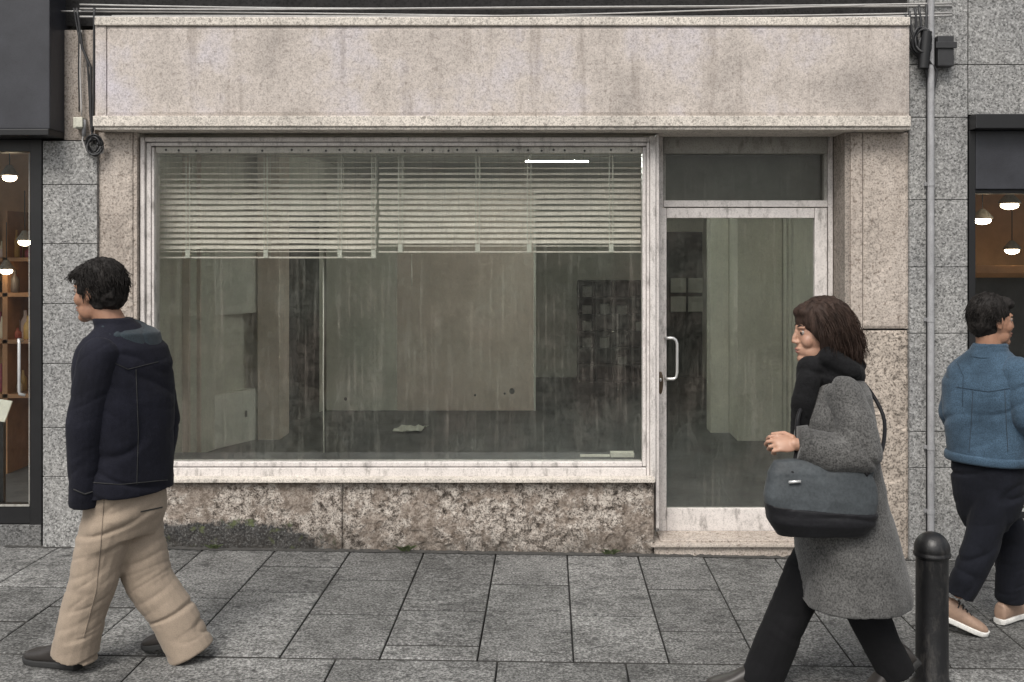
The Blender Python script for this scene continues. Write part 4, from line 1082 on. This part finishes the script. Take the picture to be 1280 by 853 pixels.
    lo = MB().loft([(J(1026, 634, -.205), Vector((.216, 0, -.02)), Vector((0, .079, 0))), (J(1026, 652, -.205), Vector((.205, 0, -.008)), Vector((0, .083, 0))), (J(1026, 668, -.20), Vector((.168, 0, 0)), Vector((0, .06, 0)))], 36, 3)
    remeshed(lo, .006, 4, folds(.006, 7, (.2, 0, 1), .0006, 33)).build('bag_base', M['bagdark'], hb, True)
    st = [J(990, 592, -.24), J(996, 560, -.15), J(998, 520, -.13), J(1016, 486, -.03), J(1036, 466, .06), J(1056, 464, .11), J(1082, 482, .10), J(1104, 520, .02), J(1104, 556, -.09), J(1094, 580, -.19), J(1082, 594, -.24)]
    MB().tube(smoothpts(st), .008, 8).build('strap', M['bagdark'], hb, True)
    MB().tube([J(986, 603, -.262), J(1001, 602, -.266)], .006, 8).build('zip_pull', M['handle'], hb, True)
woman()

# ---------- man at the right edge: blue denim jacket, seen from behind
def man_right():
    s = 262.0; Y0 = F / s - D
    J = lambda px, py, dy=0.0: P(px, py, Y0 + dy)
    gz = zg(J(1235, 0).x)
    root_loc = (J(1235, 0).x, Y0, gz)
    fw = Vector((.72, .69, 0)).normalized(); lf = Vector((-fw.y, fw.x, 0))
    hc = J(1241, 402); HB = basis(Vector((1, .12, -.03)))
    sh = [J(1206, 466, .12), J(1270, 466, -.12)]; el = [J(1192, 515, .15), J(1284, 522, -.18)]; wr = [J(1212, 562, .26), J(1300, 565, -.05)]
    hip = [J(1224, 596, .06), J(1248, 596, -.05)]
    kn = [J(1266, 672, .10), J(1226, 682, -.06)]; an = [J(1262, 742, .12), J(1200, 738, -.06)]
    body = MB(); head(body, hc, HB, .95)
    body.limb([hc + HB @ Vector((-.02, 0, -.06)), J(1236, 446)], [.057, .06])
    body.loft([(J(1236, 440), lf * .08, fw * .07), (J(1237, 456), lf * .17, fw * .09), (J(1236, 500), lf * .17, fw * .11), (J(1234, 550), lf * .14, fw * .09), (J(1236, 600), lf * .155, fw * .11), (J(1236, 625), lf * .12, fw * .09)])
    for i in (0, 1):
        body.limb([sh[i], el[i], wr[i]], [.048, .04, .028]); body.limb([hip[i], kn[i], an[i]], [.08, .056, .04])
    hand(body, wr[0], fw + Vector((0, 0, -.2)), Vector((.6, -.6, .2)), 40, .95, -1); hand(body, wr[1], fw + Vector((0, 0, -.2)), Vector((-.6, .6, .2)), 40, .95, 1)
    ob = remeshed(body, .0045, 3).build('person', M['skin_tan'], None, True, root_loc)
    tag(ob, 'man in blue denim jacket seen from behind, walking right past the lit shop', 'person', 'passers-by')
    eyes(ob, hc, HB, .95)
    jk = MB()
    jk.loft([(J(1236, 434), lf * .075, fw * .07), (J(1236, 444), lf * .12, fw * .09), (J(1236, 452), lf * .16, fw * .10), (J(1236, 462), lf * .195, fw * .12), (J(1235, 480), lf * .215, fw * .135), (J(1234, 520), lf * .205, fw * .14), (J(1234, 556), lf * .19, fw * .13), (J(1234, 574), lf * .185, fw * .128)], 32, 2.3)
    j = remeshed(jk, .007, 5, folds(.011, 4, (-.7, 0, 1), .001, 41)).build('jacket', M['denim'], ob, True)
    for i in (0, 1): remeshed(MB().limb([sh[i], el[i], wr[i]], [.078, .072, .054], ends=False), .006, 4, folds(.010, 5, (-.5, 0, 1), .001, 61 + i)).build('sleeve', M['denim'], j, True)
    st_ = cloth('denim_stitch', (.03, .05, .075)); sv = [x for x in ob.children_recursive if x.name.startswith(('jacket', 'sleeve'))]
    seam([j], J, [(1196, 484), (1236, 490), (1272, 484)], st_, j); seam([j], J, [(1216, 488), (1214, 530), (1211, 566)], st_, j); seam([j], J, [(1256, 488), (1258, 530), (1260, 566)], st_, j)
    seam(sv, J, [(1196, 452), (1204, 470), (1203, 510)], st_, j)
    cl = MB().loft([(J(1238, 429), lf * .078, fw * .075), (J(1236, 440), lf * .092, fw * .088), (J(1236, 447), lf * .12, fw * .098)], 28)
    remeshed(cl, .006, 3, folds(.004, 9, (0, 0, 1), .001, 4)).build('collar', M['denim'], j, True)
    hem = MB().loft([(J(1234, 566), lf * .192, fw * .135), (J(1234, 569), lf * .197, fw * .139), (J(1234, 575), lf * .197, fw * .139), (J(1234, 577), lf * .19, fw * .134)], 40, 2.3)
    hem.build('waistband', M['denim'], j, True)
    tr_ = MB().loft([(J(1236, 562), lf * .165, fw * .12), (J(1236, 600), lf * .175, fw * .13), (J(1235, 622), lf * .165, fw * .12), (J(1234, 645), lf * .14, fw * .10), (J(1233, 662), lf * .10, fw * .07)], 28, 2.2)
    tr_.limb([hip[0], kn[0], an[0] + Vector((0, 0, -.035))], [.098, .08, .068], ends=False); tr_.limb([hip[1], kn[1], an[1] + Vector((-.005, 0, -.03))], [.10, .082, .070], ends=False)
    remeshed(tr_, .006, 3, folds(.012, 5, (-.4, 0, 1), .0006, 51)).build('trousers', M['jean'], ob, True)
    f2 = Vector((.97, -.22, 0)).normalized(); th = R(20); L = .27
    tip = Vector((J(1226, 0).x, an[1].y, gz + .004))
    shoe(ob, tip - f2 * L * math.cos(th) + Vector((0, 0, L * math.sin(th) - .01)), f2, th, L, (M['shoe_tan'], M['sole']), True)
    shoe(ob, (an[0].x - .07, an[0].y - .04, gz + .004), (.8, .6), 0, L, (M['shoe_tan'], M['sole']), True)
    q = lambda x, y, z: hc + HB @ Vector((x, y, z))
    hm = MB()
    hm.ell(q(-.026, 0, .052), (.100, .084, .088), HB); hm.ell(q(-.056, 0, .0), (.066, .074, .08), HB); hm.ell(q(.040, 0, .085), (.060, .064, .034), HB); hm.ell(q(-.035, 0, -.03), (.05, .066, .055), HB)
    hr = remeshed(hm, .005, 3, lambda c, n: .005 * noise.noise(c * 40) + .003 * noise.noise(c * 90))
    strands(hr, hc, HB, cap_roots(q(-.026, 0, .045), HB, (.098, .083, .095), .99, -.45, .6, (-.4, .1, -.6)), 1300, .04, .35, .0013, .35)
    hr.build('hair', M['hair_black'], ob, True)
man_right()

# ------------------------------------------------------------------ light, sky, camera
wd = bpy.data.worlds.new('World'); scene.world = wd; wd.use_nodes = True
nt = wd.node_tree; bg = nt.nodes['Background']
sky = nt.nodes.new('ShaderNodeTexSky'); sky.sky_type = 'NISHITA'; sky.sun_disc = False
sky.sun_elevation = R(52); sky.sun_rotation = R(200); sky.dust_density = 4; sky.air_density = 1.5
hs = nt.nodes.new('ShaderNodeHueSaturation'); hs.inputs['Saturation'].default_value = .25
nt.links.new(sky.outputs[0], hs.inputs['Color']); nt.links.new(hs.outputs[0], bg.inputs['Color'])
bg.inputs['Strength'].default_value = .11
sl = bpy.data.lights.new('sun', 'SUN'); sl.energy = 1.75; sl.angle = R(26); sl.color = (1, .95, .88)
so = bpy.data.objects.new('sun', sl); COL.objects.link(so)
az, el = R(200), R(52)                                            # from behind the camera, a little to its left, veiled
dirn = Vector((math.sin(az) * math.cos(el), math.cos(az) * math.cos(el), math.sin(el)))
so.rotation_euler = dirn.to_track_quat('Z', 'Y').to_euler(); so.location = dirn * 10

cam = bpy.data.cameras.new('camera'); co_ = bpy.data.objects.new('camera', cam); COL.objects.link(co_)
co_.location = (0, -D, EYE); co_.rotation_euler = (R(90), 0, 0)
cam.sensor_width = 36; cam.lens = F / 1280 * 36; cam.shift_x = -(CX - 640) / 1280; cam.shift_y = -(426.5 - HY) / 1280
cam.clip_end = 500; cam.clip_start = .05
scene.camera = co_
scene.view_settings.view_transform = 'Standard'; scene.view_settings.look = 'None'
scene.view_settings.exposure = 0.45; scene.view_settings.gamma = 1; scene.view_settings.use_curve_mapping = False
scene.render.engine = 'CYCLES'
scene.cycles.use_denoising = True; scene.cycles.max_bounces = 10; scene.cycles.transparent_max_bounces = 16; scene.cycles.diffuse_bounces = 5
